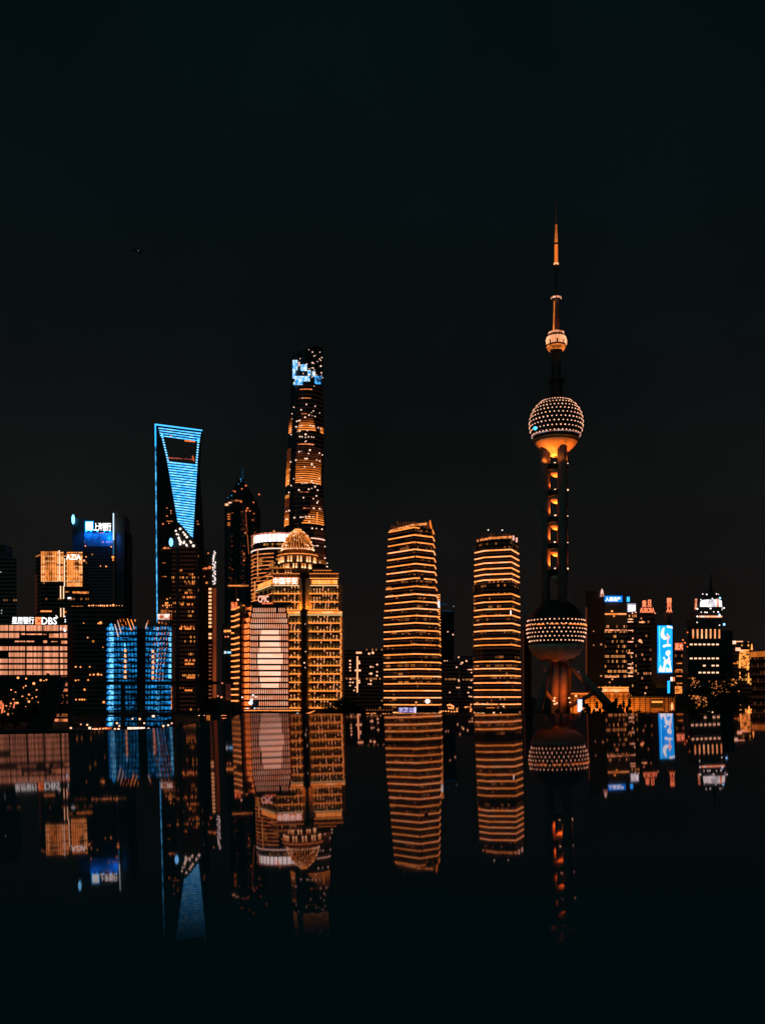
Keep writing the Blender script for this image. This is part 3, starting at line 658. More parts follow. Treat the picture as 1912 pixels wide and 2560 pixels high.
dots(t, 'lit_window', em('#ffb078'), [(564, 1592, 1.8), (570.5, 1591.5, 2), (556, 1708, 1.8), (545, 1740, 1.8), (554, 1743, 2.6)], 858, 2)
MB().pbox(565, 580, 1710, 1750, 859.2, .6).build('lit_wall', em_noise('red_wall', '#381612', '#9a4416', .05, .05), t)
# ------------------------------------------------------------------ round tower behind the dome
Y = 1060
t = thing('round_tower', 'round tower ringed with light strips under a blazing white crown, behind the dome', 'tower', (X(693, Y), Y + 38, GZ))
cxr, cyr, rr = X(694, Y), Y + 36, 75 * Y / F
def rz(py): return Z(py, Y + 2)
MB().lathe(cxr, cyr, [(rr, GZ), (rr, rz(1332))], 48).build('facade', office('facade_round', '#0c0f0f', '#d88a40', '#120c09', .16, 2.2, 4.2, .6, 1), t)
def arcr(name, r, py0, py1, mat, a0, a1, n=26, t_=t, cx_=cxr, cy_=cyr, zf=rz, th=.6):
    mb = MB()
    for k in range(n):
        a, b = R(a0 + (a1 - a0) * k / n), R(a0 + (a1 - a0) * (k + 1) / n)
        mb.prism([(cx_ + u * math.cos(v), cy_ + u * math.sin(v)) for u, v in ((r, a), (r, b), (r - th, b), (r - th, a))], zf(py1), zf(py0))
    return mb.build(name, mat, t_)
arcr('crown_light', rr + .5, 1334, 1353, em_noise('crown_white', '#ffc8a0', '#fffaf6', .12, .1, 2.0, .3, .46), 212, 300)
arcr('crown_light', rr + .5, 1336, 1355, em_noise('crown_edge', '#a85a30', '#ffd0a8', .8, .05, 1.0), 182, 212)
arcr('crown_edge', rr + .7, 1330.5, 1332.5, em_noise('crown_rim', '#7a3420', '#ffb08a', .2, .2), 182, 330)
arcr('white_ring', rr + .7, 1369.5, 1372, em('#ffe6d2', 1.25), 183, 285)
for i in range(16):
    py = 1382 + i * 9.6
    arcr('floor_strip', rr + .6, py, py + 2.1, em_noise('floor_strip', '#5a2a12', '#e8924a', .12, .3, 1, .35, .6) if i % 3 else em_noise('floor_strip2', '#c06a2c', '#ffb868', .1, .3, 1), 184, 262)
MB().pbox(643.5, 645.5, 1371, 1440, Y + 1.5, .6).build('vertical_light', em_noise('vert_warm', '#c87830', '#ffd080', .3, .1), t)
MB().pbox(636, 638.5, 1455, 1500, Y - 8, .6).build('vertical_light', em_noise('vert_warm', '', ''), t)
mb = MB()
for k in range(13):
    a = R(184 + k * 8.4); x, y = cxr + (rr+.9)*math.cos(a), cyr + (rr+.9)*math.sin(a)
    mb.box(x - .35, x + .35, y - .3, y + .3, rz(1354), rz(1334))
mb.build('crown_fin', DARK, t)
MB().dot((X(685, Y), Y, rz(1328.5)), .8).build('beacon', WARM, t)

# ------------------------------------------------------------------ tallest twisted tower
Y = 1715
t = thing('twisted_tower', 'tallest tapering skyscraper with a vertical notch, amber floors and blue-white screens at its top', 'tower', (X(766, Y), Y + 55, GZ))
Yc = Y + 52
lt = [(870, 732), (900, 730), (1000, 727), (1100, 721), (1200, 716), (1320, 712), (1440, 709), (1780, 705)]
rt_ = [(870, 806), (1000, 808), (1100, 810), (1200, 807), (1300, 812), (1440, 820), (1780, 828)]
def tz(py): return Z(py, Yc)
def tring(py, grow=0.0, a0=0, a1=360, n=72, notch=True):
    l, r = interp(lt, py), interp(rt_, py); cxm, rad = X((l + r)/2, Yc), (r - l)/2 * Yc / F + grow
    na = 228 + (py - 900) / 540 * 10
    out = []
    for k in range(n + (0 if a1 - a0 >= 360 else 1)):
        a = a0 + (a1 - a0) * k / n; d = abs((a - na + 180) % 360 - 180)
        q = 1 - (.2 * max(0, 1 - d / 13)) if notch else 1
        out.append((cxm + rad * q * math.cos(R(a)), Yc + rad * q * math.sin(R(a))))
    return out
def tloft(mb, p0, p1, g, a0, a1, th=1.0, n=14):
    o = tring(p0, g, a0, a1, n, False); i = tring(p0, g - th, a0, a1, n, False)
    o2 = tring(p1, g, a0, a1, n, False); i2 = tring(p1, g - th, a0, a1, n, False)
    for k in range(n):
        mb.hexa([(*o[k], tz(p1)), (*o[k+1], tz(p1)), (*i[k+1], tz(p1)), (*i[k], tz(p1)), (*o2[k], tz(p0)), (*o2[k+1], tz(p0)), (*i2[k+1], tz(p0)), (*i2[k], tz(p0))])
MB().loft([[(x, y, tz(p)) for x, y in tring(p)] for p in (1775, 1440, 1350, 1320, 1200, 1100, 1000, 970, 905)] + [[(x, y, tz(903 - 18 * (1 + (x - X(768, Yc)) / 42))) for x, y in tring(900)]]).build('facade', pbr('tower_glass', (.03, .035, .037), rough=.4), t)
zones = [(1047, 1094, [(246, 306)], [(198, 218)], [(326, 345)]), (1128, 1222, [(246, 334)], [(186, 220)], []), (1250, 1323, [(262, 340)], [(184, 222)], []), (1330, 1420, [(300, 340)], [], [])]
tones = ['#1c0f0c', '#3a1a10', '#6a3014', '#a8561c', '#dc8230', '#f4a448']
def tone(i, key): 
    c = tones[max(0, min(5, i))]; d = tones[max(0, min(5, i + 1))]
    return em_noise('tall_%d' % max(0, min(5, i)), c, d, .06, .3, 1, .35, .65)
for zi, (p0, p1, A, B, C) in enumerate(zones):
    p = p0; n = int((p1 - p0) / 5.4)
    for k in range(n):
        f = k / max(1, n - 1); py = p0 + 5.4 * k
        lv = int(f * 5.6) - (0 if zi != 3 else 3)  # lobby light fading up each zone, put into the floors' glow colours
        if zi == 2: lv = int(f * 6) - 1
        for a0, a1 in A:
            wdt = (a1 - a0) * (.55 + .45 * f) if zi == 0 else (a1 - a0)
            mid = (a0 + a1) / 2
            s0, s1 = mid - wdt / 2, mid + wdt / 2
            if zi == 2: s0 = 292 - 26 * max(0, f - .55) / .45
            mb = MB(); tloft(mb, py, py + 2.5, .8, s0, s1); mb.build('floor_light', tone(lv, 0), t)
        for a0, a1 in B:
            mb = MB(); tloft(mb, py, py + 3.4, .8, a0, a1, n=5); mb.build('floor_light', tone(max(lv, 1 if zi else lv - 1), 0), t)
        if f > .6:
            for a0, a1 in C: mb = MB(); tloft(mb, py, py + 3.4, .8, a0, a1, n=5); mb.build('floor_light', tone(lv - 1, 0), t)
for p_ in range(975, 1440, 11):
    mb = MB(); tloft(mb, p_, p_ + 2, .5, 240, 345); mb.build('slab_edge', em('#20110c'), t)
for py, a0, a1, c in ((985, 250, 292, '#c86a28'), (1007, 246, 288, '#6a3018'), (1046, 258, 275, '#8a4a20'), (1121, 250, 300, '#c07038'), (1239, 262, 285, '#7a3a20'), (1279, 270, 290, '#7a3420')):
    mb = MB(); tloft(mb, py, py + 2, 1, a0, a1); mb.build('floor_light', em_noise('tl' + c, c, '#ffa860', .1, .1, 1, .45, .7), t)
mb = MB(); tloft(mb, 1352, 1354.6, 1, 290, 341); mb.build('white_ring', em('#ffd8bc', 1.1), t)
mb = MB(); tloft(mb, 1288, 1318, 1.2, 310, 311.5, n=2); mb.build('vertical_light', WARM, t)
mb = MB(); tloft(mb, 1243, 1251, 1.4, 196, 222, n=5); mb.build('floor_light', em('#c88030'), t)
def tw_pt(x, y, out=1.4):
    l, r = interp(lt, y), interp(rt_, y); c = X((l+r)/2, Yc); rad = (r-l)/2*Yc/F + out
    dxx = X(x, Yc - rad * .8) - c; dxx = max(-rad*.98, min(rad*.98, dxx)); yy = Yc - math.sqrt(rad*rad - dxx*dxx)
    return (c + dxx, yy, Z(y, yy))
td = [(0, 103), (-3, 104)]
dl = []
Z1 = [(685,105,2),(750,148,3.2),(880,150,2.4),(778,222,2.6),(798,210,2),(912,250,3),(876,275,3),(893,302,2.6),(838,322,2.4),(748,345,4.4),(775,360,2),(645,370,3.4),(522,270,2.4),(735,440,2.4),(762,442,3.4),(782,478,2.4),(688,455,2.6),(895,408,4.4),(905,530,3.6),(820,570,2.8),(688,570,4.2),(785,530,5.2),(580,543,2.8),(925,622,2.4),(740,610,2.6),(906,575,1.6),(778,776,2.2),(386,315,2),
      (568,994,2.6),(640,1112,3.6),(798,1146,3.2),(400,1164,3.2),(543,1212,3.8),(766,1233,3.2),(733,1262,2),(875,1272,2.4),(363,1285,3),(688,1308,4),(744,1318,1.6),(795,1335,3),(615,1350,4.4),(363,1380,2.2),(460,1425,3.8),(495,1412,3.2),(518,1410,4),(448,1527,4.4),(508,1512,2.4),(550,1504,3.6),(712,1503,4),(755,1510,3.2),(775,1518,2.6),(850,1542,3.4),(895,1562,3.4),(515,1603,4.4),(472,1615,2),(345,1580,2.6),(345,1668,3.4),(655,1595,3),(625,1665,5),
      (518,1705,4),(560,1710,3.4),(622,1720,3),(678,1710,3.4),(735,1712,3.2),(772,1720,2.8),(620,1800,3),(636,1785,2.6),(692,1842,2),(504,1985,4.2),(552,1978,1.8),(704,1955,5),(870,2012,4),(678,2018,3.6),(920,2044,3.4),(618,2113,4.2),(652,2113,4.4),(446,2140,4.4),(825,2137,3.2),(876,2155,3.6),(340,2172,3.8),(738,2205,4)]
Z2 = [(738,160,5),(608,198,4),(782,202,4.2),(545,398,3),(403,420,3),(300,455,3.2),(735,462,5),(868,415,3.4),(352,545,4),(560,505,3.4),(605,500,3),(645,498,3.8),(765,500,3.8),(828,515,3.4),(795,565,5),(502,628,5),(682,612,4.6),(735,597,2.8),(840,630,4),(307,672,4),(323,255,3),(820,735,4.4),(587,768,4.4),(765,787,3.6),(832,862,5),(846,832,2.8),(772,962,5.4),(872,972,5),(903,990,2),(313,1007,5),(258,1022,3.6),(418,1137,5),(533,1127,4.4),(567,1127,3.4),(598,1122,2),(632,1120,4.4),(694,1118,5),(762,1120,3.4),(252,1165,4.4),(276,1165,4),(692,1212,4.4),(745,1333,5),(820,1335,3.4),(915,1350,4.8),(842,1655,4.4),(805,1655,3),(770,1655,3),(965,1668,4),(968,1880,4.4),(883,1960,4.4),(1003,1975,3.6),(1003,2038,4.4)]
for x, y, r in Z1: p = tw_pt(680 + x/7.372, 860 + y/7.372); dl.append(MB().dot(p, r / 7.372 * 3.2 * Yc / F))
for x, y, r in Z2: p = tw_pt(680 + x/7.372, 1140 + y/7.372); dl.append(MB().dot(p, r / 7.372 * 2.9 * Yc / F))
many(t, 'facade_lamp', em('#ffe4c8', 1.35), dl)
scr = em_noise('blue_screen', '#1486c0', '#e4fbff', .16, .16, 1.25, .4, .62)
def tquad(x0, x1, y0, y1, mat, nm):
    mb = MB(); n = max(1, int((x1 - x0) / 2.5))
    for k in range(n):
        xa, xb = x0 + (x1-x0)*k/n, x0 + (x1-x0)*(k+1)/n
        A, B, C, D = tw_pt(xa, y1), tw_pt(xb, y1), tw_pt(xa, y0), tw_pt(xb, y0)
        mb.hexa([A, B, (B[0], B[1]+1, B[2]), (A[0], A[1]+1, A[2]), C, D, (D[0], D[1]+1, D[2]), (C[0], C[1]+1, C[2])])
    return mb.build(nm, mat, t)
tquad(730.5, 744, 900, 925, scr, 'led_screen'); tquad(730.5, 738.5, 925, 946, scr, 'led_screen'); tquad(752, 768, 911, 927, scr, 'led_screen')
tquad(737, 775, 940, 953, scr, 'led_screen'); tquad(742, 757, 953, 962, scr, 'led_screen'); tquad(770, 777, 925, 938, scr, 'led_screen'); tquad(781, 788, 928, 941, scr, 'led_screen'); tquad(733, 740, 955, 962, scr, 'led_screen'); tquad(746, 750, 905, 915, em('#e8c8b0', 1.1), 'led_screen');  tquad(787, 803, 940, 960, em_noise('blue_screen2', '#0a1c38', '#58b8f0', .2, .2, 1.1, .45, .6), 'led_screen')

# ------------------------------------------------------------------ bottle-opener tower
Y = 1690
def yb_(px): return Y + (px - 388) * .32
t = thing('aperture_tower', 'blade-like skyscraper with a trapezoid opening, its face striped and edged in blue light', 'tower', (X(446, Y), Y + 20, GZ))
def bp(px, py, o=0.0):           # a point of the tilted front plane
    y = yb_(px) - o; return (X(px, y), y, Z(py, y))
def slab(mb, q, d0, d1, o=0.0):  # q: four picture corners (ccw from bottom left); thickness d0 bottom d1 top
    f = [bp(x, y, o) for x, y in q]; k = [(p[0], p[1] + d, p[2]) for p, d in zip(f, (d0, d0, d1, d1))]
    return mb.hexa([f[0], f[1], k[1], k[0], f[3], f[2], k[2], k[3]])
BG = pbr('blade_glass', (.03, .042, .046), rough=.4)
mb = MB(); slab(mb, [(393, 1600), (506, 1600), (496, 1260), (390, 1260)], 60, 40); slab(mb, [(390, 1259.9), (496, 1259.9), (493, 1163), (389, 1153)], 40, 22)
slab(mb, [(389, 1152.8), (421, 1152.8), (405, 1088), (388, 1087)], 22, 14); slab(mb, [(492, 1162.8), (494.5, 1162.8), (501, 1097), (498.5, 1096)], 22, 14)
slab(mb, [(388, 1087), (502, 1097), (505, 1076), (388, 1061)], 14, 10); mb.build('body', BG, t)
MB().prism([(X(393, Y + 22), Y + 22), (X(506, Y + 60), Y + 60), (X(506, Y + 60), Y + 95), (X(393, Y + 50), Y + 80)], GZ, Z(1590, Y)).build('base', BG, t)
for k in range(4):
    f = k / 4; mb = MB(); y0 = 1069 + 6.2 * k
    slab(mb, [(397 + k*1.3, y0 + 2.2), (502.5 - k*1.0, y0 + 13 + 2.2 + .6), (502.5 - k*1.0, y0 + 13), (397 + k*1.3, y0)] , .6, .6, .6)
    mb.build('blue_strip', em_noise('blue_line', '#3cb4f4', '#9ce8ff', .1, .2, 1.2), t)
li = lambda y: 419 + (y - 1155) / 150 * 26      # left limit of the lit face
ri = lambda y: 494 - (y - 1160) / 190 * 12
for k in range(34):
    y0 = 1153.5 + k * 6.45; yr = y0 + 8.2 - k * .12
    l = li(y0) if y0 < 1302 else 445 + (y0 - 1302) * .82; r = ri(yr)
    if r - l < 4: continue
    mb = MB(); th = 3.2; slab(mb, [(l, y0 + th), (r, yr + th), (r, yr), (l, y0)], .6, .6, .6)
    mb.build('blue_strip', em_noise('blue_line', '', ''), t)
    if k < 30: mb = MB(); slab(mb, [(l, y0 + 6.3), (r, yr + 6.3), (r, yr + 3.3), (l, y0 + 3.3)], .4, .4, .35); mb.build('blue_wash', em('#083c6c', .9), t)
for k in range(11):
    y0 = 1085 + 6.3 * k; x0 = 403 + k * 1.5; x1 = 494.5 - k * .55
    for xa, ya in ((x0, y0), (x1, y0 + 12)):
        mb = MB(); slab(mb, [(xa, ya + 3.4), (xa + 4.6, ya + 4.2), (xa + 4.2, ya + .6), (xa, ya)], .6, .6, .7); mb.build('blue_strip', em('#8cdcff', 1.15), t)
mb = MB(); slab(mb, [(387.5, 1062.5), (506, 1077.5), (506, 1074.5), (387.5, 1059)], 1, 1, .8); mb.build('edge_light', em('#58c8ff', 1.1), t)
mb = MB()
mb = MB(); slab(mb, [(387.6, 1115), (390.8, 1115), (390.6, 1060), (387, 1060)], 1, 1, .8); mb.build('edge_light', em('#40b8f8', 1.05), t)
mb = MB(); slab(mb, [(392.2, 1560), (394.6, 1560), (390.6, 1115.2), (388, 1115.2)], 1, 1, .8); mb.build('edge_light', em_noise('edge_blue', '#0c5a88', '#6cd4ff', .1, .05, 1, .42, .62), t)
mb = MB(); slab(mb, [(462, 1103), (488, 1105.5), (488, 1102.5), (462, 1100)], .6, .6, -2); mb.build('interior_light', em('#f08c3c'), t)
mb = MB(); slab(mb, [(421, 1146), (480, 1150), (480, 1147), (421, 1143)], .6, .6, -2); mb.build('interior_light', em_noise('int_red', '#200e0c', '#c0604a', .05, .1), t)
mb = MB(); slab(mb, [(483, 1152), (487, 1152.6), (484, 1140), (480, 1139)], .6, .6, -1); mb.build('interior_light', em('#c0602c'), t)
dots(t, 'lit_window', em('#e89860', 1.0), [(427.5, 1090, 2), (418, 1270, 1.4), (428, 1277, 1.6), (428, 1283, 1.3), (418, 1290, 1.6), (408, 1310, 2), (423, 1308, 1.4), (413, 1369, 2.2), (421, 1369, 1.4), (494, 1303, 1.2)], Y - 4, 1.5)
for x0, x1, y0 in ((417, 432, 1302), (407, 414, 1406), (408, 430, 1370), (404, 416, 1440.5), (492, 498, 1309)): MB().pbox(x0, x1, y0, y0 + 2, Y - 3, .6).build('lit_window', em_noise('win_amber', '#6a3014', '#ffb060', .2, .2), t)
it = []
for k in range(16): it.append(MB().dot((X(rnd.uniform(408, 430), Y), Y - 4, Z(rnd.uniform(1495, 1530), Y)), 1.2))
many(t, 'lit_window', WARM, it)
MB().pbox(394.5, 432, 1535, 1548, Y - 14, 6).build('podium_light', em_noise('podium_glow', '#b0501c', '#fff0e0', .1, .1, 1.1, .42, .52), t)
MB().pbox(403, 421, 1524, 1535.5, Y - 12, 5).build('podium_roof', em_noise('podium_roof', '#3a1a0c', '#c07030', .2, .2), t)

# ------------------------------------------------------------------ brown tower with a lit diamond crown
Y = 1150
t, o = building('brown_tower', 'brown office tower topped by a dark slanted crown dotted with white lamps', [(430, Y), (497, Y)], 1368, 30, office('brown_facade', '#0f100f', '#ff9a4a', '#2a140d', .03, 2.3, 5.1, .35, 1, .16))
for a, b in ((440, 449), (488, 496)): MB().pbox(a, b, 1369, 1790, Y - .8, .8).build('pier', pbr('red_brown', (.1, .06, .05)), t)
mb = MB()
q = [(433, 1367.8), (494, 1367.8), (486, 1352), (446, 1304), (436, 1330)]
f = [(X(x, Y + 4), Y + 4, Z(y, Y)) for x, y in q]; b = [(x, y + 22, z) for x, y, z in f]
mb.loft([f, b]); mb.build('crown', BLACK, t)
dots(t, 'crown_lamp', em('#fff0dc', 1.5), [(451, 1322, 3), (459, 1331, 2.4), (463, 1336.5, 3), (467.5, 1342.5, 3), (478, 1356, 2.6), (484, 1364.5, 3.4), (440, 1327, 2.4), (442.5, 1335.5, 2.4), (447.5, 1345, 3.2), (450.5, 1353, 3), (451, 1360, 3), (460, 1357, 3), (466.5, 1362, 2.6), (461, 1353.5, 2), (447, 1337, 1.5), (453, 1356, 2.4), (449, 1349, 2.4), (476, 1353, 2), (468, 1365, 1.8)], Y + 2, 2)
rows = {1511: (449, 490), 1567: (449, 490), 1694: (464, 491), 1720: (450, 460), 1726: (463, 482), 1651: (463, 491), 1660: (463, 491), 1426: (449, 460), 1436: (473, 493), 1459: (462, 493), 1482: (463, 480), 1493: (456, 492), 1572: (449, 490)}
it = []; it2 = []
for py, (a, b) in rows.items():
    x = a
    while x < b:
        if rnd.random() < .8: (it if py in (1511, 1572, 1694, 1651, 1660, 1726) or rnd.random() < .35 else it2).append(MB().pbox(x, x + 2, py - 2.3, py + 2, Y - .7, .5))
        x += 3.9
many(t, 'lit_window', em('#ffa850', 1.05), it); many(t, 'lit_window', em('#a85424'), it2)
MB().tube((X(427.5, Y), Y, GZ), (X(427.5, Y), Y, Z(1362, Y)), .8, .5).build('light_mast', BLACK, t)
MB().lathe(X(428.5, Y), Y - 1, [(1.0, Z(1366, Y)), (2.2, Z(1361, Y)), (2.4, Z(1353, Y)), (1.2, Z(1346, Y))], 12).build('mast_light', em('#8cd8ff', 1.8), t)

# ------------------------------------------------------------------ slim tower
Y = 1200
t, o = building('slim_tower', 'slim dark tower with a red-brown edge and a column of white corner lamps', [(503, Y), (541, Y)], 1376, 26, DARK)
MB().pbox(532.5, 541, 1470, 1745, Y - .8, .7).build('lit_edge', em_noise('brick_edge', '#5a2412', '#8a3c1c', .05, .01), t)
it = []
for k in range(60): it.append(MB().dot((X(rnd.uniform(532.5, 540), Y), Y - 1.2, Z(1378 + k * 1.4, Y)), rnd.uniform(.35, .95)))
many(t, 'corner_lamp', em('#fff0ea', 1.4), it)
it = [MB().pbox(522, 529, 1470 + 9.4 * k, 1475 + 9.4 * k, Y - .7, .5) for k in range(30) if k in (0, 1, 2, 3, 4, 5, 6, 7, 8, 9, 10, 12, 13)]
many(t, 'lit_window', em('#ffd090', 1.1), it)
it = [MB().pbox(522.5, 529, 1470 + 9.4 * k, 1473 + 9.4 * k, Y - .7, .5) for k in range(14, 30) if rnd.random() < .8]
many(t, 'lit_window', em('#8a4a30'), it)
dots(t, 'lit_window', em('#d8844a'), [(509, 1422, 1.6), (513, 1421, 2.4), (517, 1421, 2.6), (517, 1457, 2.8), (521, 1383, 2), (525, 1419, 4), (511, 1441, 1.4)], Y - 1, 2)
# ------------------------------------------------------------------ tiered pagoda-like tower
Y = 1725
t = thing('tiered_tower', 'dark stepped tower narrowing to a faint blue spire, behind the round tower', 'tower', (X(600, Y), Y + 25, GZ))
mb = MB()
for a, b, p0, p1, i in ((562, 642, 1262, 1790, 0), (566, 636, 1246, 1262, 3), (574, 628, 1232, 1246, 7), (581, 621, 1220, 1232, 11), (588, 615, 1208, 1220, 15), (594, 610, 1198, 1208, 19)):
    mb.pbox(a, b, p0, p1 - .02, Y + i, 50 - 2*i)
mb.build('wall', DARK2, t)
for a, b in ((569, 578), (600, 616)): MB().pbox(a, b, 1262, 1790, Y - 1.4, 1.3).build('pier', DARK, t)
MB().lathe(X(601.5, Y), Y + 25, [(5, Z(1198, Y)), (2.4, Z(1190, Y)), (1.2, Z(1160, Y))], 10).build('spire', em('#0a2436', 1), t)
dots(t, 'facade_lamp', em('#d87840', 1), [(615, 1214, 2.4), (605, 1222, 2), (588, 1229, 2), (584, 1227, 1.5), (648, 1236, 2.4), (634, 1256, 2), (603, 1254, 2.6), (592, 1251, 2), (619, 1271, 2.6), (616, 1277, 2.4), (625, 1277.5, 2), (635, 1284, 1.6), (632, 1300, 1.6), (616, 1313, 1.6), (614, 1332, 2.4), (610, 1384, 2), (610, 1401, 2)], Y - 3, 2)
dots(t, 'blue_lamp', em('#4a9ab8', .8), [(602, 1197.5, 1.6), (602.5, 1203, 1.3), (597, 1210, 1.2), (579, 1239, 1.5), (570, 1244, 1)], Y - 3, 1.4)
MB().pbox(563, 571, 1259, 1264, Y - 3, .8).build('corner_light', em('#ffd0a0', 1.1), t); MB().pbox(571, 579, 1255, 1258, Y - 3, .8).build('corner_light', em('#ffd8b8', 1.1), t); MB().pbox(579, 603, 1250, 1253, Y - 3, .8).build('corner_light', em_noise('cl2', '#2a120c', '#c87848', .1, .1), t)
it = [MB().pbox(569, 575.5, y, y + 3, Y - 3, .8) for y in (1284, 1290, 1296, 1306, 1311)] ; many(t, 'lit_window', em('#c06a30'), it)
it = []; it2 = []
for k in range(90):
    a = rnd.choice([(572, 580), (601, 611), (601, 611), (632, 636)]); x = rnd.uniform(*a); y = rnd.uniform(1275, 1460)
    (it if rnd.random() < .25 else it2).append(MB().pbox(x, x + rnd.uniform(2, 6), y, y + 1.8, Y - 2.6, .6))
many(t, 'lit_window', em('#8a4420'), it); many(t, 'dim_window', em('#3c1c18'), it2)
MB().pbox(570, 622, 1462.5, 1466, Y - 3, .8).build('floor_light', em_noise('jm_floor', '#2a140c', '#f0a050', .04, .1, 1, .4, .6), t)
MB().tube((X(615.5, Y), Y - 5, Z(1283, Y)), (X(619, Y), Y - 5, Z(1330, Y)), .8).build('edge_light', em('#7a3418'), t)
MB().tube((X(618.5, 1000), 1000, Z(1336, 1000)), (X(622.5, 1000), 1000, Z(1385, 1000)), .35).build('edge_light', em('#a85a28'), t)

# ------------------------------------------------------------------ blue glazed pair
Y = 560
t = thing('glass_block', 'low two-winged glass block glowing blue, orange slanted fins on top', 'building', (X(348, Y), Y + 20, GZ))
MB().pbox(268, 343, 1566, 1826, Y, 10).build('wing', DARK2, t); MB().pbox(362, 430, 1566, 1826, Y, 9).build('wing', DARK2, t); MB().pbox(343, 362, 1572, 1826, Y + 5, 4).build('link', BLACK, t)
bl1 = em_noise('blue_rooms', '#042238', '#2ca4e0', .42, .75, .95, .42, .66); bl2 = em_noise('blue_rooms_dim', '#031a2a', '#1c86bc', .38, .75, .9, .43, .68)
blE = em_noise('blue_edge', '#0b5e98', '#8ce4ff', .7, .5, 1.1, .38, .62)
for k in range(19):
    py = 1566 + 13.3 * k
    if 1701 < py + 10 < 1716: pass
    for a, b, mt in ((283, 342, bl1 if k < 9 else bl2), (365, 428, bl1)):
        MB().pbox(a, b, py + .6, py + 8.6, Y - .4, .4).build('lit_floor', mt if k < 17 else bl2, t)
        MB().pbox(a, b, py + 8.2, py + 9.2, Y - .5, .4).build('floor_line', em_noise('blue_thin', '#020f1a', '#1a6a9c', .4, .3, .7, .45, .62), t)
    MB().pbox(272.5, 284.5, py + .5, py + 10, Y - .6, .5).build('bright_corner', blE, t)
    mb = MB(); x0 = X(268, Y); mb.hexa([(x0 - .1, Y-.6, Z(py+8, Y)), (X(271.5, Y), Y-.6, Z(py+10, Y)), (X(271.5, Y), Y-.1, Z(py+10, Y)), (x0 - .1, Y-.1, Z(py+8, Y)), (x0+.3, Y-.6, Z(py+3, Y)), (X(271.5, Y), Y-.6, Z(py+1, Y)), (X(271.5, Y), Y-.1, Z(py+1, Y)), (x0+.3, Y-.1, Z(py+3, Y))]); mb.build('corner_light', em('#1a86c8', 1), t)
    if k < 10: MB().pbox(422, 428.5, py + 1, py + 10, Y - .7, .5).build('bright_corner', blE, t)
    if k < 17 and k != 11: MB().pbox(391.5, 396, py + 2, py + 10, Y - .7, .5).build('bright_mullion', blE, t)
mb = MB(); mb.lathe(X(280, Y), Y - 1.2, [(.2, Z(1566, Y)), (1.1, Z(1563, Y)), (.3, Z(1559, Y))], 8); mb.build('corner_light', em('#2aa8e8'), t)
for k in range(6):
    MB().lathe(X(315, Y), Y - 1.2, [(.75, Z(1630 + 13.2*k, Y)), (.55, Z(1623 + 13.2*k, Y))], 8).build('shaft_lamp', em('#ffc488', 1.15), t)
    MB().lathe(X(384, Y), Y - 1.2, [(.75, Z(1632 + 13.2*k, Y)), (.55, Z(1625 + 13.2*k, Y))], 8).build('shaft_lamp', em('#ffc080', 1.15), t)
for k in range(5): MB().pbox(311, 313.5, 1592 + 13*k + 16, 1600 + 13*k + 16, Y - .8, .4).build('bright_mullion', PBLUE, t)
fin = pbr('fin_steel', (.02, .02, .02), rough=.6)
for k in range(9):                      # slanted fins crossing the glass and fanning towards the foot
    x = 284 + 8.4 * k
    for (xa, ya), (xb, yb3) in (((x, 1553), (x + 9, 1595)), ((x + 9, 1595), (x + 13, 1660)), ((x + 13, 1660), (x + 14, 1826))):
        if xa > 342: continue
        MB().tube((X(xa, Y), Y - 1.3, Z(ya, Y)), (X(min(xb, 343), Y), Y - 1.3, Z(yb3, Y)), .34, n=6).build('fin', fin, t)
    x = 428 - 8.4 * k
    for (xa, ya), (xb, yb3) in (((x + 1, 1556), (x - 8, 1605)), ((x - 8, 1605), (x - 15, 1680)), ((x - 15, 1680), (x - 17, 1826))):
        if xb < 364: continue
        MB().tube((X(xa, Y), Y - 1.3, Z(ya, Y)), (X(xb, Y), Y - 1.3, Z(yb3, Y)), .34, n=6).build('fin', fin, t)
for x, y, x1, y1, c in ((296, 1551, 298, 1556, 0), (303, 1548, 305, 1556, 0), (311, 1548, 313, 1554, 0), (321, 1547, 331.5, 1576, 1), (330, 1549, 335, 1562, 1), (339.5, 1549, 341, 1554, 1), (290, 1561, 299, 1592, 2), (297, 1552, 305.5, 1583, 2), (316, 1554, 318.5, 1563, 0), (307, 1561, 312, 1568, 0), (370, 1558, 366.5, 1572, 2), (373, 1551, 371, 1560, 0), (399, 1555, 400.5, 1559, 1), (407, 1555, 409, 1560, 0), (417, 1558, 418, 1562, 0), (335, 1562, 339, 1573, 2)):
    MB().tube((X(x, Y), Y - 1.9, Z(y, Y)), (X(x1, Y), Y - 1.9, Z(y1, Y)), .22, .3, 6).build('fin_light', em(('#c86a2c', '#ffb050', '#e8c8b8')[c], 1.05), t)
it = []
for r_ in range(11):
    for c_ in range(6):
        x = 424 - c_*8 - r_*1.6 + rnd.uniform(-1, 1); y = 1572 + r_*12.5 + rnd.uniform(-1, 1)
        if x < 386 or rnd.random() < .15: continue
        it.append(MB().tube((X(x+1.2, Y), Y-1.8, Z(y - 3, Y)), (X(x-1.2, Y), Y-1.8, Z(y + 3, Y)), .17, n=5))
many(t, 'fin_light', em('#d08878', 1.0), it)
MB().pbox(428.5, 430, 1716, 1773, Y - 1, .4).build('edge_light', em_noise('edge_or', '#6a3814', '#ffa850', .3, 1.0), t)

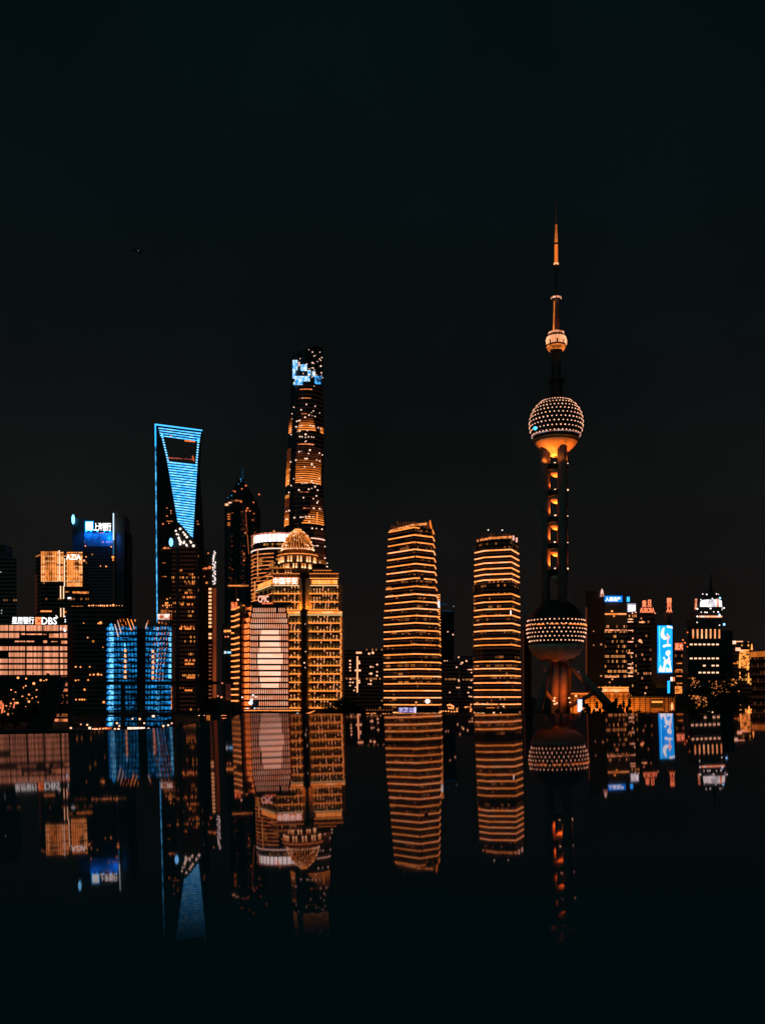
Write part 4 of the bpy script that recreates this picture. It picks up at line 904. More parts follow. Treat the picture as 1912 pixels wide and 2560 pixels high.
# ------------------------------------------------------------------ bank block, far left
Y = 700
t = thing('bank_block', 'wide office block with salmon lit floors and a white roof sign at the left edge', 'building', (X(70, Y), Y + 20, GZ))
MB().pbox(-60, 171, 1561, 1808, Y, 12).build('wall', DARK2, t)
sal = em_noise('salmon_rooms', '#8a5234', '#ffc496', .55, .02, .92, .3, .7)
bays = [(-58, -22), (-19, 20), (23, 63), (66.5, 106), (109, 147), (150.5, 168.5)]
rows = [(1563, 1577), (1582.5, 1594.5), (1616, 1626), (1631.5, 1642), (1647, 1657), (1662, 1672), (1677, 1687)]
for i, (y0, y1) in enumerate(rows):
    for j, (a, b) in enumerate(bays):
        if i == 3 and j == 1: continue
        if i == 1 and j == 2: b = 49
        if i == 1 and j in (3, 4): continue
        mb = MB(); pw = (b - a) / max(1, round((b - a) / 3.4)); x = a
        while x < b - .5: mb.pbox(x + .15, x + pw - .3, y0, y1, Y - .4, .4); x += pw
        mb.build('window_row', sal, t)
for a, b, y0, y1 in ((54, 63, 1583, 1587), (66.5, 105, 1584, 1587), (109, 117, 1585, 1587), (124, 147, 1584, 1594), (38, 63, 1602, 1605), (67, 86, 1602, 1605), (109, 118, 1601, 1607), (129, 144, 1603, 1605), (154, 168, 1602, 1609)):
    MB().pbox(a, b, y0, y1, Y - .4, .4).build('window_row', em_noise('salmon_bits', '#b06838', '#ffc090', .3, .1, 1), t)
for a, b, y0, y1 in ((154, 169, 1691.5, 1693.5), (162, 169, 1707, 1715), (155, 169, 1722, 1729), (152, 169, 1737, 1744), (151, 169, 1752, 1758.5), (129, 148.5, 1784.5, 1787), (152, 169, 1784.5, 1787), (129, 148.5, 1789, 1791), (152, 169, 1789, 1791), (126, 148.5, 1797, 1806), (152, 169, 1797, 1806)):
    MB().pbox(a, b, y0, y1, Y - .4, .4).build('window_row', em_noise('salmon_low', '#9a5228', '#f0a070', .3, .1, 1), t)
text(t, '星展银行', 31, 86, 1542, 1561, Y + 3, em('#ffffff', 1.5), label='white lettering on the roof edge')
MB().pbox(89, 102.5, 1543, 1561, Y + 3, .6).build('logo_panel', em('#ffa060', 1.2), t)
mb = MB(); mb.tube((X(91.5, Y), Y + 2.3, Z(1557, Y)), (X(100, Y), Y + 2.3, Z(1547, Y)), .45, n=5); mb.tube((X(91.5, Y), Y + 2.3, Z(1547, Y)), (X(100, Y), Y + 2.3, Z(1557, Y)), .45, n=5); mb.build('logo_mark', em('#c04a20', 1), t)
text(t, 'DBS', 105, 143, 1543, 1561.5, Y + 3, em('#ffffff', 1.5), label='white capital letters on the roof edge')
MB().tube((X(137.5, Y), Y + 2.5, Z(1538, Y)), (X(142.5, Y), Y + 2.5, Z(1544, Y)), .35, n=6).build('sign_spotlight', WHITE, t)
dots(t, 'roof_lamp', em('#dff4ff', 1.5), [(163, 1541, 1.3), (164, 1549.5, 1.8), (164, 1554.5, 1.8), (161.5, 1573, 2.4), (163, 1577, 2.8), (152.5, 1571, 1.6)], Y - 1, 2)

# ------------------------------------------------------------------ dark twin-panel tower with golden head
Y = 1000
t, o = building('golden_head_tower', 'dark tower whose top storeys glow gold behind white capitals spelling its sign', [(90, Y + 14), (104, Y), (223, Y)], 1380, 35, office('azia_facade', '#0c1111', '#c87a40', '#0c0d0c', .02, 2.6, 4.2, .2, .8))
gold = em_noise('gold_rooms', '#5a2c10', '#ffb050', .14, .05, 1.0, .36, .6); goldB = em_noise('gold_rooms_bright', '#d07c2c', '#ffc878', .1, .05, 1.0, .38, .6)
for k in range(6):
    y0 = 1378 + 12.5 * k
    for a, b, mt in ((103.5, 112, goldB), (112.8, 129, gold), (129.8, 141.5, gold), (142.2, 147.3, goldB), (150.5, 160.5, goldB), (168, 174.5, gold), (175.3, 188, gold), (188.8, 197.5, gold), (198.2, 206.5, goldB)):
        MB().pbox(a, b, y0 + .4 + (1.5 if a > 143 and k == 0 else 0), y0 + (6.2 if a < 143 or k else 5), Y - .5, .4).build('gold_window', mt, t)
        MB().pbox(a, b, y0 + 6.9, y0 + 11.6, Y - .5, .4).build('gold_window', mt if k % 2 else gold, t)
for k in range(7):
    for a, b in ((103.5, 147), (150.5, 206.5)):
        if k: MB().pbox(a, b, 1378 + 12.5*k - 1.1, 1378 + 12.5*k + .6, Y - .9, .4).build('floor_light', em_noise('azia_line', '#c87830', '#ffe0a0', .2, .05, 1.05), t)
for x in [106.5 + 5.9*k for k in range(17)]: MB().pbox(x, x + .9, 1378, 1453, Y - 1.2, .3).build('mullion', DARK, t)
for a, b in ((168, 188), (188.8, 206.5)): MB().pbox(a, b, 1456, 1466, Y - .5, .4).build('gold_window', goldB, t)
MB().pbox(147.6, 149.8, 1376, 1452, Y - .9, .5).build('vertical_light', em('#fff2d8', 1.4), t); MB().pbox(160.8, 162.8, 1396, 1466, Y - .9, .5).build('vertical_light', em('#ffe6b8', 1.3), t)
for x, y0, y1 in ((151, 1465, 1497), (158.5, 1465, 1497), (151.5, 1520, 1542), (159, 1520, 1543)): MB().pbox(x, x + 2.2, y0, y1, Y - .9, .5).build('vertical_light', em('#ffe0b0', 1.25), t)
text(t, 'AZIA', 166, 203, 1386, 1399, Y - 1.6, em('#fffaf2', 1.6), label='white capital letters')
for a, b, y0, y1 in ((164, 173, 1478, 1481), (182, 198, 1478.5, 1483), (199, 222, 1479, 1484), (102, 130, 1526, 1530), (180, 196, 1515, 1521), (198, 208, 1515, 1520), (160, 167, 1528, 1532), (170, 177, 1531, 1534)): MB().pbox(a, b, y0, y1, Y - .6, .4).build('lit_window', em_noise('amber_bits', '#a85a20', '#ffb860', .3, .3), t)
MB().pbox(169.5, 178.5, 1493, 1497, Y - .6, .4).build('lit_window', em('#eef4ff', 1.3), t)
dots(t, 'lit_window', em('#ffc080', 1.1), [(211, 1401.5, 2.6), (216, 1392, 1.7), (213, 1534, 2)], Y - 1, 2)
mb = MB()
for k in range(20): mb.pbox(89, 92 + rnd.uniform(0, 1.5), 1436 + 5*k, 1439.6 + 5*k, Y + 10, .6)
mb.build('dim_edge', em('#3c1a12'), t)
# ------------------------------------------------------------------ bank tower with blue crown light
Y = 1350
t, o = building('blue_sign_tower', 'tall dark tower lit blue under a white roof sign, slender masts on both sides', [(211, Y), (283, Y)], 1326, 40, office('blue_sign_facade', '#141d20', '#ffa850', '#0c0f10', .006, 3, 4.4, .08, 1))
MB().pbox(182, 211, 1296, 1790, Y + 6, 30).build('side_wing', DARK, t); MB().pbox(287, 312, 1290, 1790, Y + 6, 30).build('side_wing', pbr('wing_brown', (.065, .06, .055)), t)
MB().pbox(314, 322, 1330, 1790, Y + 12, 20).build('side_wing', DARK, t)
MB().pbox(282.8, 285.4, 1283, 1350, Y - 3, 1).build('mast_light', em('#d4eeff', 1.3), t); MB().pbox(283, 285.3, 1350.1, 1386, Y - 3, 1).build('mast_light', em('#2c6e98', 1), t)
MB().tube((X(289.5, Y), Y + 8, Z(1290, Y)), (X(289.5, Y), Y + 8, Z(1236, Y)), .5, .3).build('mast', pbr('mast_grey', (.3, .32, .32)), t)
MB().lathe(X(182, Y), Y + 3, [(.9, Z(1309, Y)), (2.0, Z(1304, Y)), (2.1, Z(1292, Y)), (.9, Z(1286, Y))], 12).build('mast_light', em('#8ce0ff', 2.2), t)
MB().pbox(215.5, 232, 1305, 1325, Y - 2, .8).build('logo_panel', em('#e8faff', 2.2), t)
MB().pbox(213.2, 234.3, 1302.8, 1327.2, Y - 1, .5).build('logo_rim', em('#00b4ff', 1.2), t)
text(t, '上海银行', 235.5, 278.5, 1307, 1327, Y - 2, em('#ffffff', 2.2), label='white lettering beside a lit square')
MB().pbox(212, 282, 1329, 1331, Y - 3.5, 1.4).build('crown_ledge', DARK, t)
for px in (216, 228, 244, 262, 276):
    MB().pbox(px - 2, px + 2, 1326.4, 1328.8, Y - 5, .8).build('blue_floodlight', em('#18a4ff', 3), t)
    lamp(t, 'blue_glow', (X(px, Y), Y - 7, Z(1331, Y)), 14000 if px not in (244,) else 6000, '#0a78ff', 1, spot=150, aim=(X(px, Y), Y + 2, Z(1350, Y)))
lamp(t, 'blue_glow', (X(275, Y), Y - 6, Z(1345, Y)), 16000, '#0a78ff', 1, spot=150, aim=(X(275, Y), Y + 2, Z(1350, Y)))
mb = MB()
for k in range(24): mb.pbox(212.5 + 2.95*k, 213.5 + 2.95*k, 1332, 1366, Y - .8, .7)
mb.build('crown_fins', pbr('fin_pale', (.3, .36, .4)), t)
dots(t, 'lit_window', em('#ffb45c', 1.2), [(283, 1393, 3.2), (283.5, 1400, 1.8), (266, 1416, 2), (252, 1415, 1.4), (214, 1365, 1.6), (279, 1367, 1.8)], Y - 4, 2)
# ------------------------------------------------------------------ plain dark blocks
Y = 950
t, o = building('dark_block', 'broad unlit block with small lamps along its roof, left of the blue glass block', [(170, Y), (318, Y)], 1516, 30, office('dark_block_f', '#0a0f10', '#ff9a40', '#080b0b', .012, 3, 4.4, .06, 1))
dots(t, 'roof_lamp', em('#ffc27a', 1.15), [(223, 1514, 2), (229, 1514, 1.3), (234, 1513.5, 2), (241, 1514, 1.2), (247, 1514, 1.5), (252, 1514, 2.2), (257, 1514, 2), (262, 1514.5, 2), (269, 1514, 2.4), (277, 1514, 1.8), (284, 1513, 3), (292, 1514, 1.2), (299, 1514, 1), (306, 1514, 1)], Y - 2, 2)
dots(t, 'lit_window', em('#ffb860', 1.1), [(252, 1557, 3.6), (246, 1558.5, 1.8), (210, 1558, 1.4), (220, 1594, 1.8), (175, 1601, 2.6), (258, 1618, 1.2), (175, 1667, 1.8), (190, 1667, 2.2), (202, 1667.5, 2), (225, 1667, 1.8), (226, 1687, 2), (235, 1686.5, 2.4), (246, 1686, 3.2), (254, 1687, 2), (173, 1687, 2.2), (190, 1701, 2.2), (197, 1700, 1.6), (221, 1700, 2), (212, 1724, 2.6), (180, 1735, 1.6), (191, 1749, 2), (200, 1749, 2.2), (206, 1749, 2.4), (212, 1749, 2), (260, 1755.5, 3)], Y - 2, 2)
dots(t, 'lit_window', em('#8cc8e8', 1.2), [(175, 1701, 3.2), (205, 1810, 2)], Y - 2, 2)
t, o = building('far_dark_tower', 'dark stepped tower at the extreme left edge above the salmon bank block', [(-40, 1240), (43, 1240)], 1395, 40, office('far_dark_f', '#131a1a', '#c08050', '#131514', .006, 3.2, 5, .1, .8))
MB().pbox(-30, 14, 1362, 1394.9, 1250, 25).build('upper_stage', DARK, t)
dots(t, 'lit_window', em('#c8d0d8', .9), [(3, 1430, 1.4), (5, 1526, 1.6), (4.5, 1533, 1.3)], 1238, 1.4)
# ------------------------------------------------------------------ right-hand side
Y = 1150
t, o = building('plain_tower', 'plain dark tower with a thin warm edge, just right of the twin towers', [(1304, Y), (1328, Y)], 1570, 24, DARK); MB().pbox(1306, 1309, 1575, 1780, Y - .6, .6).build('edge_light', DIMR, t)
t, o = building('plain_tower', 'dark slab with one faint red-brown edge, directly behind the lower sphere', [(1464, 1050), (1511, 1050)], 1478, 26, DARK)
MB().pbox(1463.5, 1466.5, 1518, 1690, 1049, .6).build('edge_light', em('#5a2818'), t)
dots(t, 'lit_window', em('#e8a878', 1), [(1483, 1578, 1.3), (1483, 1613, 1.3), (1502, 1611, 2), (1502, 1690, 2)], 1048, 1.6)
MB().lathe(X(1504, 1046), 1046, [(2.4, Z(1491, 1046)), (1.6, Z(1480, 1046)), (.6, Z(1472, 1046))], 12).build('roof_lamp', em_noise('roof_lamp_p', '#7a4a3a', '#ffd8c8', .3, .12), t)
Y = 1000
t, o = building('blue_sign_block', 'office block with a blue roof sign and many scattered amber rooms', [(1511, Y), (1566, Y)], 1484, 30, office('right_a', '#0b1011', '#ffa058', '#160e0b', .26, 1.5, 5.2, .5, 1, .1))
MB().pbox(1511, 1566, 1484.1, 1563, Y - .6, .6).build('blank_wall', DARK, t); MB().pbox(1511, 1566, 1700, 1715, Y - .6, .6).build('blank_wall', DARK, t)
text(t, '人保资产', 1512.5, 1550, 1492.5, 1503.5, Y - 2.5, em('#f4fbff', 1.7), label='white lettering glowing on a blue rounded panel')
MB().prism([(X(1510, Y), Y - 1.2), (X(1554, Y), Y - 1.2), (X(1554, Y), Y - .7), (X(1510, Y), Y - .7)], Z(1505, Y), Z(1490, Y)).build('sign_panel', em('#0f7cd8', 1.1), t)
MB().pbox(1511.5, 1565, 1533, 1537, Y - 1.2, .6).build('light_strip', em_noise('ls_r', '#e08a38', '#ffd088', .1, .2), t)
MB().pbox(1512, 1565, 1573.5, 1577, Y - 1, .5).build('light_strip', em_noise('ls_r2', '#4a2010', '#ffc088', .3, .3), t)
MB().pbox(1515, 1540, 1690, 1694, Y - 1, .5).build('light_strip', em_noise('ls_r2', '', ''), t)
dots(t, 'lit_window', WARM, [(1529, 1528, 2.6), (1534, 1540, 2), (1530, 1698, 2), (1523, 1706, 1.6)], Y - 2, 2)
MB().pbox(1566.5, 1573, 1492, 1504, Y - 1, 2).build('blue_lamp', em('#38b4ff', 1.3), t)
Y = 1040
t, o = building('white_sign_block', 'narrow block with a square white sign on top and a stack of bright lit landings', [(1566, Y), (1591, Y)], 1530, 26, office('right_b', '#0c1011', '#ffa058', '#120c0a', .1, 1.8, 5.4, .4, 1))
MB().pbox(1567.5, 1588.5, 1508.5, 1530, Y - 1, 1.2).build('sign_box', em('#a8a0b8', .9), t)
text(t, '招商', 1569, 1588, 1511, 1529, Y - 2, em('#ffffff', 1.7), label='white characters on a pale box')
for py, h in ((1547, 2), (1553, 3), (1575, 2), (1603, 3), (1631, 3), (1659, 2), (1668, 4), (1681, 2), (1689, 3)): MB().pbox(1568.5, 1582, py, py + h, Y - .8, .5).build('lit_landing', em_noise('landing', '#e09058', '#ffe0b8', .3, .3, 1.05), t)
dots(t, 'lit_window', em('#ffc898', 1.1), [(1576, 1548, 2.4), (1581, 1596, 2), (1580, 1657, 1.6), (1578, 1643, 1.6), (1580, 1533, 1.8), (1588.5, 1531, 1.8), (1577, 1681, 2.2)], Y - 2, 2)
Y = 1020
t, o = building('orange_sign_block', 'block carrying orange rooftop characters above orange capital letters', [(1592, Y), (1636, Y)], 1533, 30, office('right_c', '#0f1011', '#e88a58', '#140d0b', .07, 2.2, 5, .3, .9))
org = em('#ff9c68', 1.2)
text(t, '震', 1604.5, 1614.5, 1501.5, 1517.5, Y + 2, org, label='orange character'); text(t, '旦', 1617, 1628, 1499.5, 1516, Y + 2, org, label='orange character')
text(t, 'AURORA', 1599, 1634.5, 1519, 1532, Y + 1, org, label='orange capital letters on the roof')
dots(t, 'lit_window', em('#ffb878', 1.1), [(1599, 1602, 4), (1603, 1606, 2), (1602, 1546, 1.6), (1637, 1533, 1.6), (1605, 1555, 3)], Y - 2, 2)
MB().pbox(1597, 1611, 1554, 1557, Y - .9, .5).build('lit_window', em_noise('landing', '', ''), t)
Y = 980
t, o = building('screen_tower', 'dark tower wrapped by a tall bright blue picture screen on its right side', [(1627, Y + 12), (1640, Y), (1681, Y)], 1560, 30, DARK2)
MB().pbox(1665.5, 1678, 1530, 1560, Y + 5, 12).build('sign_tower', DARK, t)
text(t, '震', 1665.5, 1678, 1495, 1507, Y + 2, org, label='orange character'); text(t, '旦', 1665.5, 1678, 1507.5, 1518, Y + 2, org, label='orange character'); text(t, 'AA', 1665, 1679, 1519.5, 1531, Y + 2, org, label='orange letters under two characters')
MB().pbox(1644, 1679.5, 1564, 1682, Y - 2.2, 2).build('picture_screen', em_noise('screen_blue', '#0c96e8', '#2cc4ff', .04, .02, 1.1), t)
def shape(pts, mat, nm, dep, o=0.0):
    f = [(X(x, Y), Y - 2.6 - o, Z(y, Y)) for x, y in pts]; b = [(x, y + .3, z) for x, y, z in f]
    mb = MB(); mb.loft([f, b]); return mb.build(nm, mat, t)
sw = em('#f4fbff', 1.4); sp = em('#ffd2c8', 1.1)
zx = lambda v: 1640 + v / 15.8; zy = lambda v: 1560 + v / 15.8
def zs(l, m=sw, o=0): return shape([(zx(a), zy(b)) for a, b in l], m, 'screen_picture', .3, o)
zs([(265, 130), (285, 160), (275, 250), (265, 330), (275, 420), (310, 490), (380, 540), (370, 600), (320, 630), (240, 610), (170, 540), (140, 450), (150, 340), (190, 220)])
zs([(380, 380), (420, 380), (440, 450), (490, 480), (500, 560), (450, 610), (440, 700), (435, 780), (400, 780), (395, 640), (385, 540), (375, 440)], sp)
zs([(220, 850), (300, 820), (390, 800), (440, 780), (470, 810), (540, 820), (540, 880), (440, 890), (330, 900), (280, 935), (230, 920)])
zs([(385, 80), (430, 60), (600, 120), (610, 180), (500, 165), (385, 150)])
zs([(350, 1090), (420, 1050), (480, 1040), (520, 1100), (510, 1180), (470, 1240), (530, 1330), (540, 1480), (520, 1560), (540, 1680), (470, 1640), (440, 1560), (380, 1560), (340, 1640), (260, 1640), (260, 1500), (310, 1400), (220, 1360), (270, 1290), (330, 1400), (440, 1400), (430, 1280), (330, 1200)])
zs([(455, 1270), (500, 1290), (525, 1400), (500, 1500), (460, 1520), (480, 1400)], em('#b8a0ff', 1.0), 1)
zs([(75, 1890), (70, 1780), (110, 1700), (135, 1600), (165, 1720), (215, 1760), (250, 1640), (310, 1640), (320, 1740), (300, 1900)])
zs([(345, 1895), (350, 1760), (380, 1700), (430, 1790), (480, 1740), (540, 1660), (560, 1780), (580, 1895)])
zs([(80, 100), (110, 100), (120, 1500), (90, 1500)], em('#6cdcff', 1.2), -.2)
MB().pbox(1668, 1673.5, 1702, 1733, 745, .6).build('light_column_screen', em('#2cb4f8', 1.2), t)
MB().tube((X(1670.5, 745), 746, Z(1780, 745)), (X(1670.5, 745), 746, Z(1733, 745)), .35).build('screen_post', BLACK, t)
MB().pbox(1675.5, 1680, 1692.5, 1703, 744, .6).build('white_screen', em('#f4f4ff', 1.5), t); MB().pbox(1680.2, 1686, 1693, 1703, 744, .6).build('amber_screen', em('#d88a50', 1.0), t)
MB().tube((X(1680, 745), 746, Z(1780, 745)), (X(1680, 745), 746, Z(1702, 745)), .3).build('screen_post', BLACK, t)
Y = 930
t, o = building('mall_block', 'small block with a squat orange roof sign between the blue screen and the crowned tower', [(1686, Y), (1706, Y)], 1627, 24, office('right_d', '#0e1011', '#d87838', '#1a0f0b', .08, 2, 5, .3, .9))
text(t, '正大', 1687, 1706, 1608.5, 1624, Y + 1, em('#ffb488', 1.3), label='orange characters on the roof')
MB().pbox(1686.5, 1706.5, 1607, 1625.5, Y + 2.4, .8).build('sign_panel', em('#c8582c', .9), t)
for py in (1657, 1673, 1689, 1707): MB().pbox(1690, 1704, py, py + 2.6, Y - .8, .5).build('light_strip', em_noise('mall_s', '#a8561c', '#f0a050', .2, .2), t)
MB().pbox(1686.5, 1704, 1716, 1734, Y - .8, .5).build('lit_lobby', em_noise('mall_l', '#a85a20', '#ffb450', .3, .3), t)
MB().pbox(1687, 1706, 1740, 1775, Y - .6, .5).build('podium_wall', pbr('brown_wall', (.2, .11, .06)), t)
# crowned dark tower with seven window columns
Y = 850
t, o = building('crowned_tower', 'black tower with seven columns of small lit windows and a brilliant white-lit crown', [(1711, Y + 16), (1719, Y), (1802, Y)], 1566, 34, DARK2)
MB().pbox(1802, 1830, 1576, 1800, Y + 5, 30).build('side_wing', DARK2, t); MB().pbox(1737, 1803, 1547, 1566, Y + 6, 26).build('upper_stage', DARK2, t)
MB().pbox(1741, 1803, 1517, 1547, Y + 8, 22).build('crown_stage', BLACK, t)
cols7 = [1727 + 10.9 * k for k in range(7)]
for x in cols7: MB().pbox(x + 3.2, x + 6.6, 1573, 1596, Y - .8, .6).build('pilaster_light', em_noise('pil_l', '#d87c38', '#ffe0a0', .1, .1, 1.05), t)
rowsR = {1611: range(7), 1646: range(7), 1664: (3, 5, 6), 1681.5: range(2, 7), 1717: (1, 2, 3, 4, 5), 1734: (4, 5, 6), 1752: (1, 2, 5), 1749: (6,), 1769: (5,), 1780: (0, 2, 3, 4, 5, 6), 1787: range(1, 7)}
many(t, 'lit_window', em('#ffe2b4', 1.25), [MB().pbox(cols7[k] - 3.1, cols7[k] + 3.1, py - 1.8, py + 1.8, Y - .6, .5) for py, ks in rowsR.items() for k in ks])
MB().pbox(1746.5, 1804, 1539.5, 1543, Y + 6, 1).build('crown_line', em_noise('crown_ln', '#ff9c54', '#fff4e0', .25, .2, 1.3), t)
MB().lathe(X(1776, Y + 20), Y + 20, [(29*Y/F, Z(1520.5, Y)), (29*Y/F, Z(1518, Y)), (27*Y/F, Z(1498, Y)), (24*Y/F, Z(1495, Y))], 10).build('lantern_glass', em_noise('lantern_g', '#8a8898', '#fffafa', .16, .1, 1.35, .32, .56), t)
for x in (1746, 1804): MB().tube((X(x + (1 if x < 1760 else 0), Y), Y + 10, Z(1521, Y)), (X(x + (2 if x < 1760 else -2), Y), Y + 10, Z(1494, Y)), 1.0, .9).build('corner_pier_light', em_noise('pier_l', '#c06a40', '#ffd0b0', .3, .2, 1.05), t)
MB().lathe(X(1775, Y + 20), Y + 20, [(22*Y/F, Z(1495, Y)), (20*Y/F, Z(1487, Y)), (8*Y/F, Z(1480, Y)), (5*Y/F, Z(1470, Y)), (3*Y/F, Z(1455, Y)), (.4, Z(1428, Y))], 14).build('roof', BLACK, t)
dots(t, 'crown_lamp', em('#fff8f0', 1.6), [(1755.5, 1485, 1.51), (1765.5, 1486, 1.87), (1790, 1485, 1.66), (1795, 1485.5, 0.86), (1779.5, 1496.5, 1.73), (1764, 1514, 2.59), (1770, 1516, 2.16), (1742, 1522, 2.45), (1775, 1521, 2.30), (1742, 1541, 2.16), (1808.5, 1520, 2.02), (1751.5, 1530.5, 1.44), (1761, 1530.5, 1.73), (1766, 1531, 1.87), (1783, 1529.5, 1.44), (1794, 1530, 2.02), (1753, 1541, 1.87), (1798, 1539, 2.59), (1797.5, 1563, 1.58), (1741.5, 1556, 1.58), (1751, 1499, 1.44)], Y - 1, 2)
dots(t, 'crown_lamp', em('#a8dcff', 1.6), [(1798.5, 1495, 2.6), (1809, 1561, 3.0), (1797, 1536, 2)], Y - 2, 3)
dots(t, 'lit_window', em('#e8843c', 1), [(1717.5, 1581, 2), (1706, 1600, 2.2), (1711, 1607, 2.4), (1717, 1617, 1.8)], Y - 2, 2)
Y = 900
t, o = building('gilded_frame_block', 'dark block with gold-lit grids and vertical lamps, between the crowned tower and the right edge', [(1830, Y), (1878, Y)], 1604, 26, office('right_e', '#0d1011', '#ffb050', '#170f0b', .1, 2, 4, .4, 1))
MB().pbox(1848, 1872, 1624, 1670, Y - .8, .6).build('gold_grid', em_noise('gold_grid', '#4a2410', '#ffb850', .35, .45, 1.0, .42, .58), t)
for a, b, y0, y1 in ((1830, 1839, 1602, 1610), (1840, 1856, 1602.5, 1605), (1838, 1850, 1619, 1627), (1851, 1865, 1624, 1629)): MB().pbox(a, b, y0, y1, Y - 1.6, .6).build('roof_light', em_noise('rl_g', '#ffb060', '#fff0dc', .3, .3, 1.1), t)
for x, y0, y1 in ((1846, 1635, 1670), (1846.5, 1680, 1702), (1866, 1655, 1675), (1868, 1682, 1708), (1876, 1610, 1625), (1848, 1760, 1775), (1869, 1765, 1785)): MB().lathe(X(x, Y), Y - 2, [(1.0, Z(y1, Y)), (.35, Z(y0, Y))], 8).build('vertical_light', em('#ffbc60', 1.1), t)
MB().pbox(1862, 1878, 1772, 1792, Y - 1.4, .6).build('lit_entrance', em_noise('gold_grid', '', ''), t)
MB().pbox(1832, 1846, 1657, 1660, Y - 1, .5).build('light_strip', em('#c8702c'), t)
t = thing('cornice_block', 'dark ribbed building with a broad amber cornice at the right edge', 'building', (X(1895, 650), 670, GZ))
A = Seg(1878, 660, 2100, 590)
mb = MB(); A.box(mb, 0, 1, GZ, Z(1643, 660), -20, 0); mb.build('wall', office('right_f', '#14100e', '#6a3418', '#1a0f0b', .3, 1.2, 5.2, .5, .8, .25), t)
mb = MB(); A.box(mb, 0, 1, Z(1642.5, 660), Z(1630, 660), -18, 1.5); mb.build('cornice', em_noise('cornice_amber', '#a8581c', '#c8702a', .1, .05, 1), t)
for k in range(7):
    mb = MB(); A.box(mb, 0, 1, Z(1668 + 19*k, 660), Z(1666 + 19*k, 660), 0, .5); mb.build('floor_ledge', em('#2e1710'), t)
# ------------------------------------------------------------------ convention hall
Y = 965
t = thing('convention_hall', 'long low golden floodlit hall behind the legs of the sphere tower', 'building', (X(1570, Y), Y + 20, GZ))
MB().pbox(1425, 1572, 1734, 1795, Y, 45).build('wall', HALL, t); MB().pbox(1572, 1692, 1745, 1795, Y + 8, 35).build('wall', HALL, t)
MB().pbox(1488, 1571, 1717, 1733.8, Y + 3, 30).build('upper_storey', HALL, t)
MB().pbox(1486, 1573, 1732, 1735, Y - 1, 5).build('cornice', HALL, t); MB().pbox(1420, 1488, 1730, 1734, Y - 1, 5).build('cornice', HALL, t); MB().pbox(1572, 1693, 1741, 1745, Y + 5, 6).build('roof_edge', BLACK, t)
def hexs(a, b, y, W_, c='#ff9030', yy=-3):
    n = max(1, round((b - a) / 26))
    for k in range(n):
        p = (X(a + (b - a) * (k + .5) / n, Y), Y - 13, GZ + 2.5); q_ = (p[0], Y + (8 if a > 1572 else 0), Z(1758, Y))
        bo = MB().dot(p, .3).build('floodlight', BLACK, t); lamp(bo, 'floodlight_glow', (p[0], p[1] + .4, p[2] + .6), W_ * 900, c, .5, spot=105, aim=q_)
MB().pbox(1490, 1570, 1721.5, 1730, Y + 2.6, .3).build('lit_glazing', em_noise('hall_glaze', '#e88c34', '#ffd890', .12, .3, 1.0), t)
MB().pbox(1488, 1571, 1717.5, 1720, Y + 2.4, .4).build('light_strip', em('#ffb050', 1.1), t)
MB().pbox(1420, 1488, 1733, 1735.3, Y - 2, .4).build('light_strip', em('#e8923c', 1), t)
for a, b, yq in ((1425, 1486, 0), (1486, 1530, 0), (1530, 1572, 0)): hexs(a, b, 1779, 22, '#ff9030', -5)
hexs(1574, 1626, 1779, 20, '#ff9030', 2); hexs(1658, 1690, 1779, 20, '#ff9030', 2)
slat = pbr('bronze_slat', (.09, .05, .03), rough=.6)
for k in range(11): MB().pbox(1425, 1572, 1740 + 4.6*k, 1741.6 + 4.6*k, Y - .35, .3).build('louvre', slat, t)
for x in (1432, 1447, 1460, 1474, 1486, 1500, 1514, 1522, 1536, 1543, 1557, 1570): MB().pbox(x, x + 1.3, 1735.5, 1792, Y - 1.6, 1.3).build('post', slat, t)
for k in range(9): MB().pbox(1574, 1690, 1749 + 4.6*k, 1750.4 + 4.6*k, Y + 7.6, .3).build('louvre', slat, t)
for x in (1584, 1598, 1612, 1624, 1660, 1674, 1688): MB().pbox(x, x + 1.3, 1745.5, 1792, Y + 6.6, 1.2).build('post', slat, t)
MB().pbox(1627, 1657, 1750, 1770, Y + 6.5, 1).build('recess', BLACK, t); MB().pbox(1628.5, 1655.5, 1752.5, 1757, Y + 6, .5).build('light_strip', em('#ffb450', 1.05), t)
MB().pbox(1561, 1616, 1781, 1784.5, 742, 1).build('canopy_light', em_noise('canopy_l', '#6a3414', '#e89040', .15, .3), t)
MB().pbox(1568, 1582, 1787, 1809, 742, 1).build('canopy_light', em_noise('canopy_l', '', ''), t)
MB().pbox(1444, 1454.5, 1749, 1779, 742, .8).build('white_screen', em_noise('wscreen', '#d8ecff', '#ffffff', .1, .1, 1.4), t)
MB().pbox(1443, 1455.5, 1748, 1780, 742.9, .6).build('screen_frame', em('#0c60a8', 1), t)
dots(t, 'lamp', em('#ffcf90', 1.3), [(1424, 1756, 2), (1384, 1752, 3), (1386, 1745, 2.6), (1391, 1758, 2.4), (1386, 1760, 2.6), (1678, 1765, 2), (1490, 1772, 3), (1498, 1782, 3), (1406, 1789, 1.6), (1437, 1788, 1.5), (1612, 1733, 1.8), (1439, 1740, 3), (1422, 1745, 2.2)], 741, 2)
MB().lathe(X(1679, 742), 742, [(.9, Z(1775, 742)), (1.0, Z(1764, 742)), (.2, Z(1756, 742))], 8).build('flame_lamp', em('#ffb070', 1.3), t)

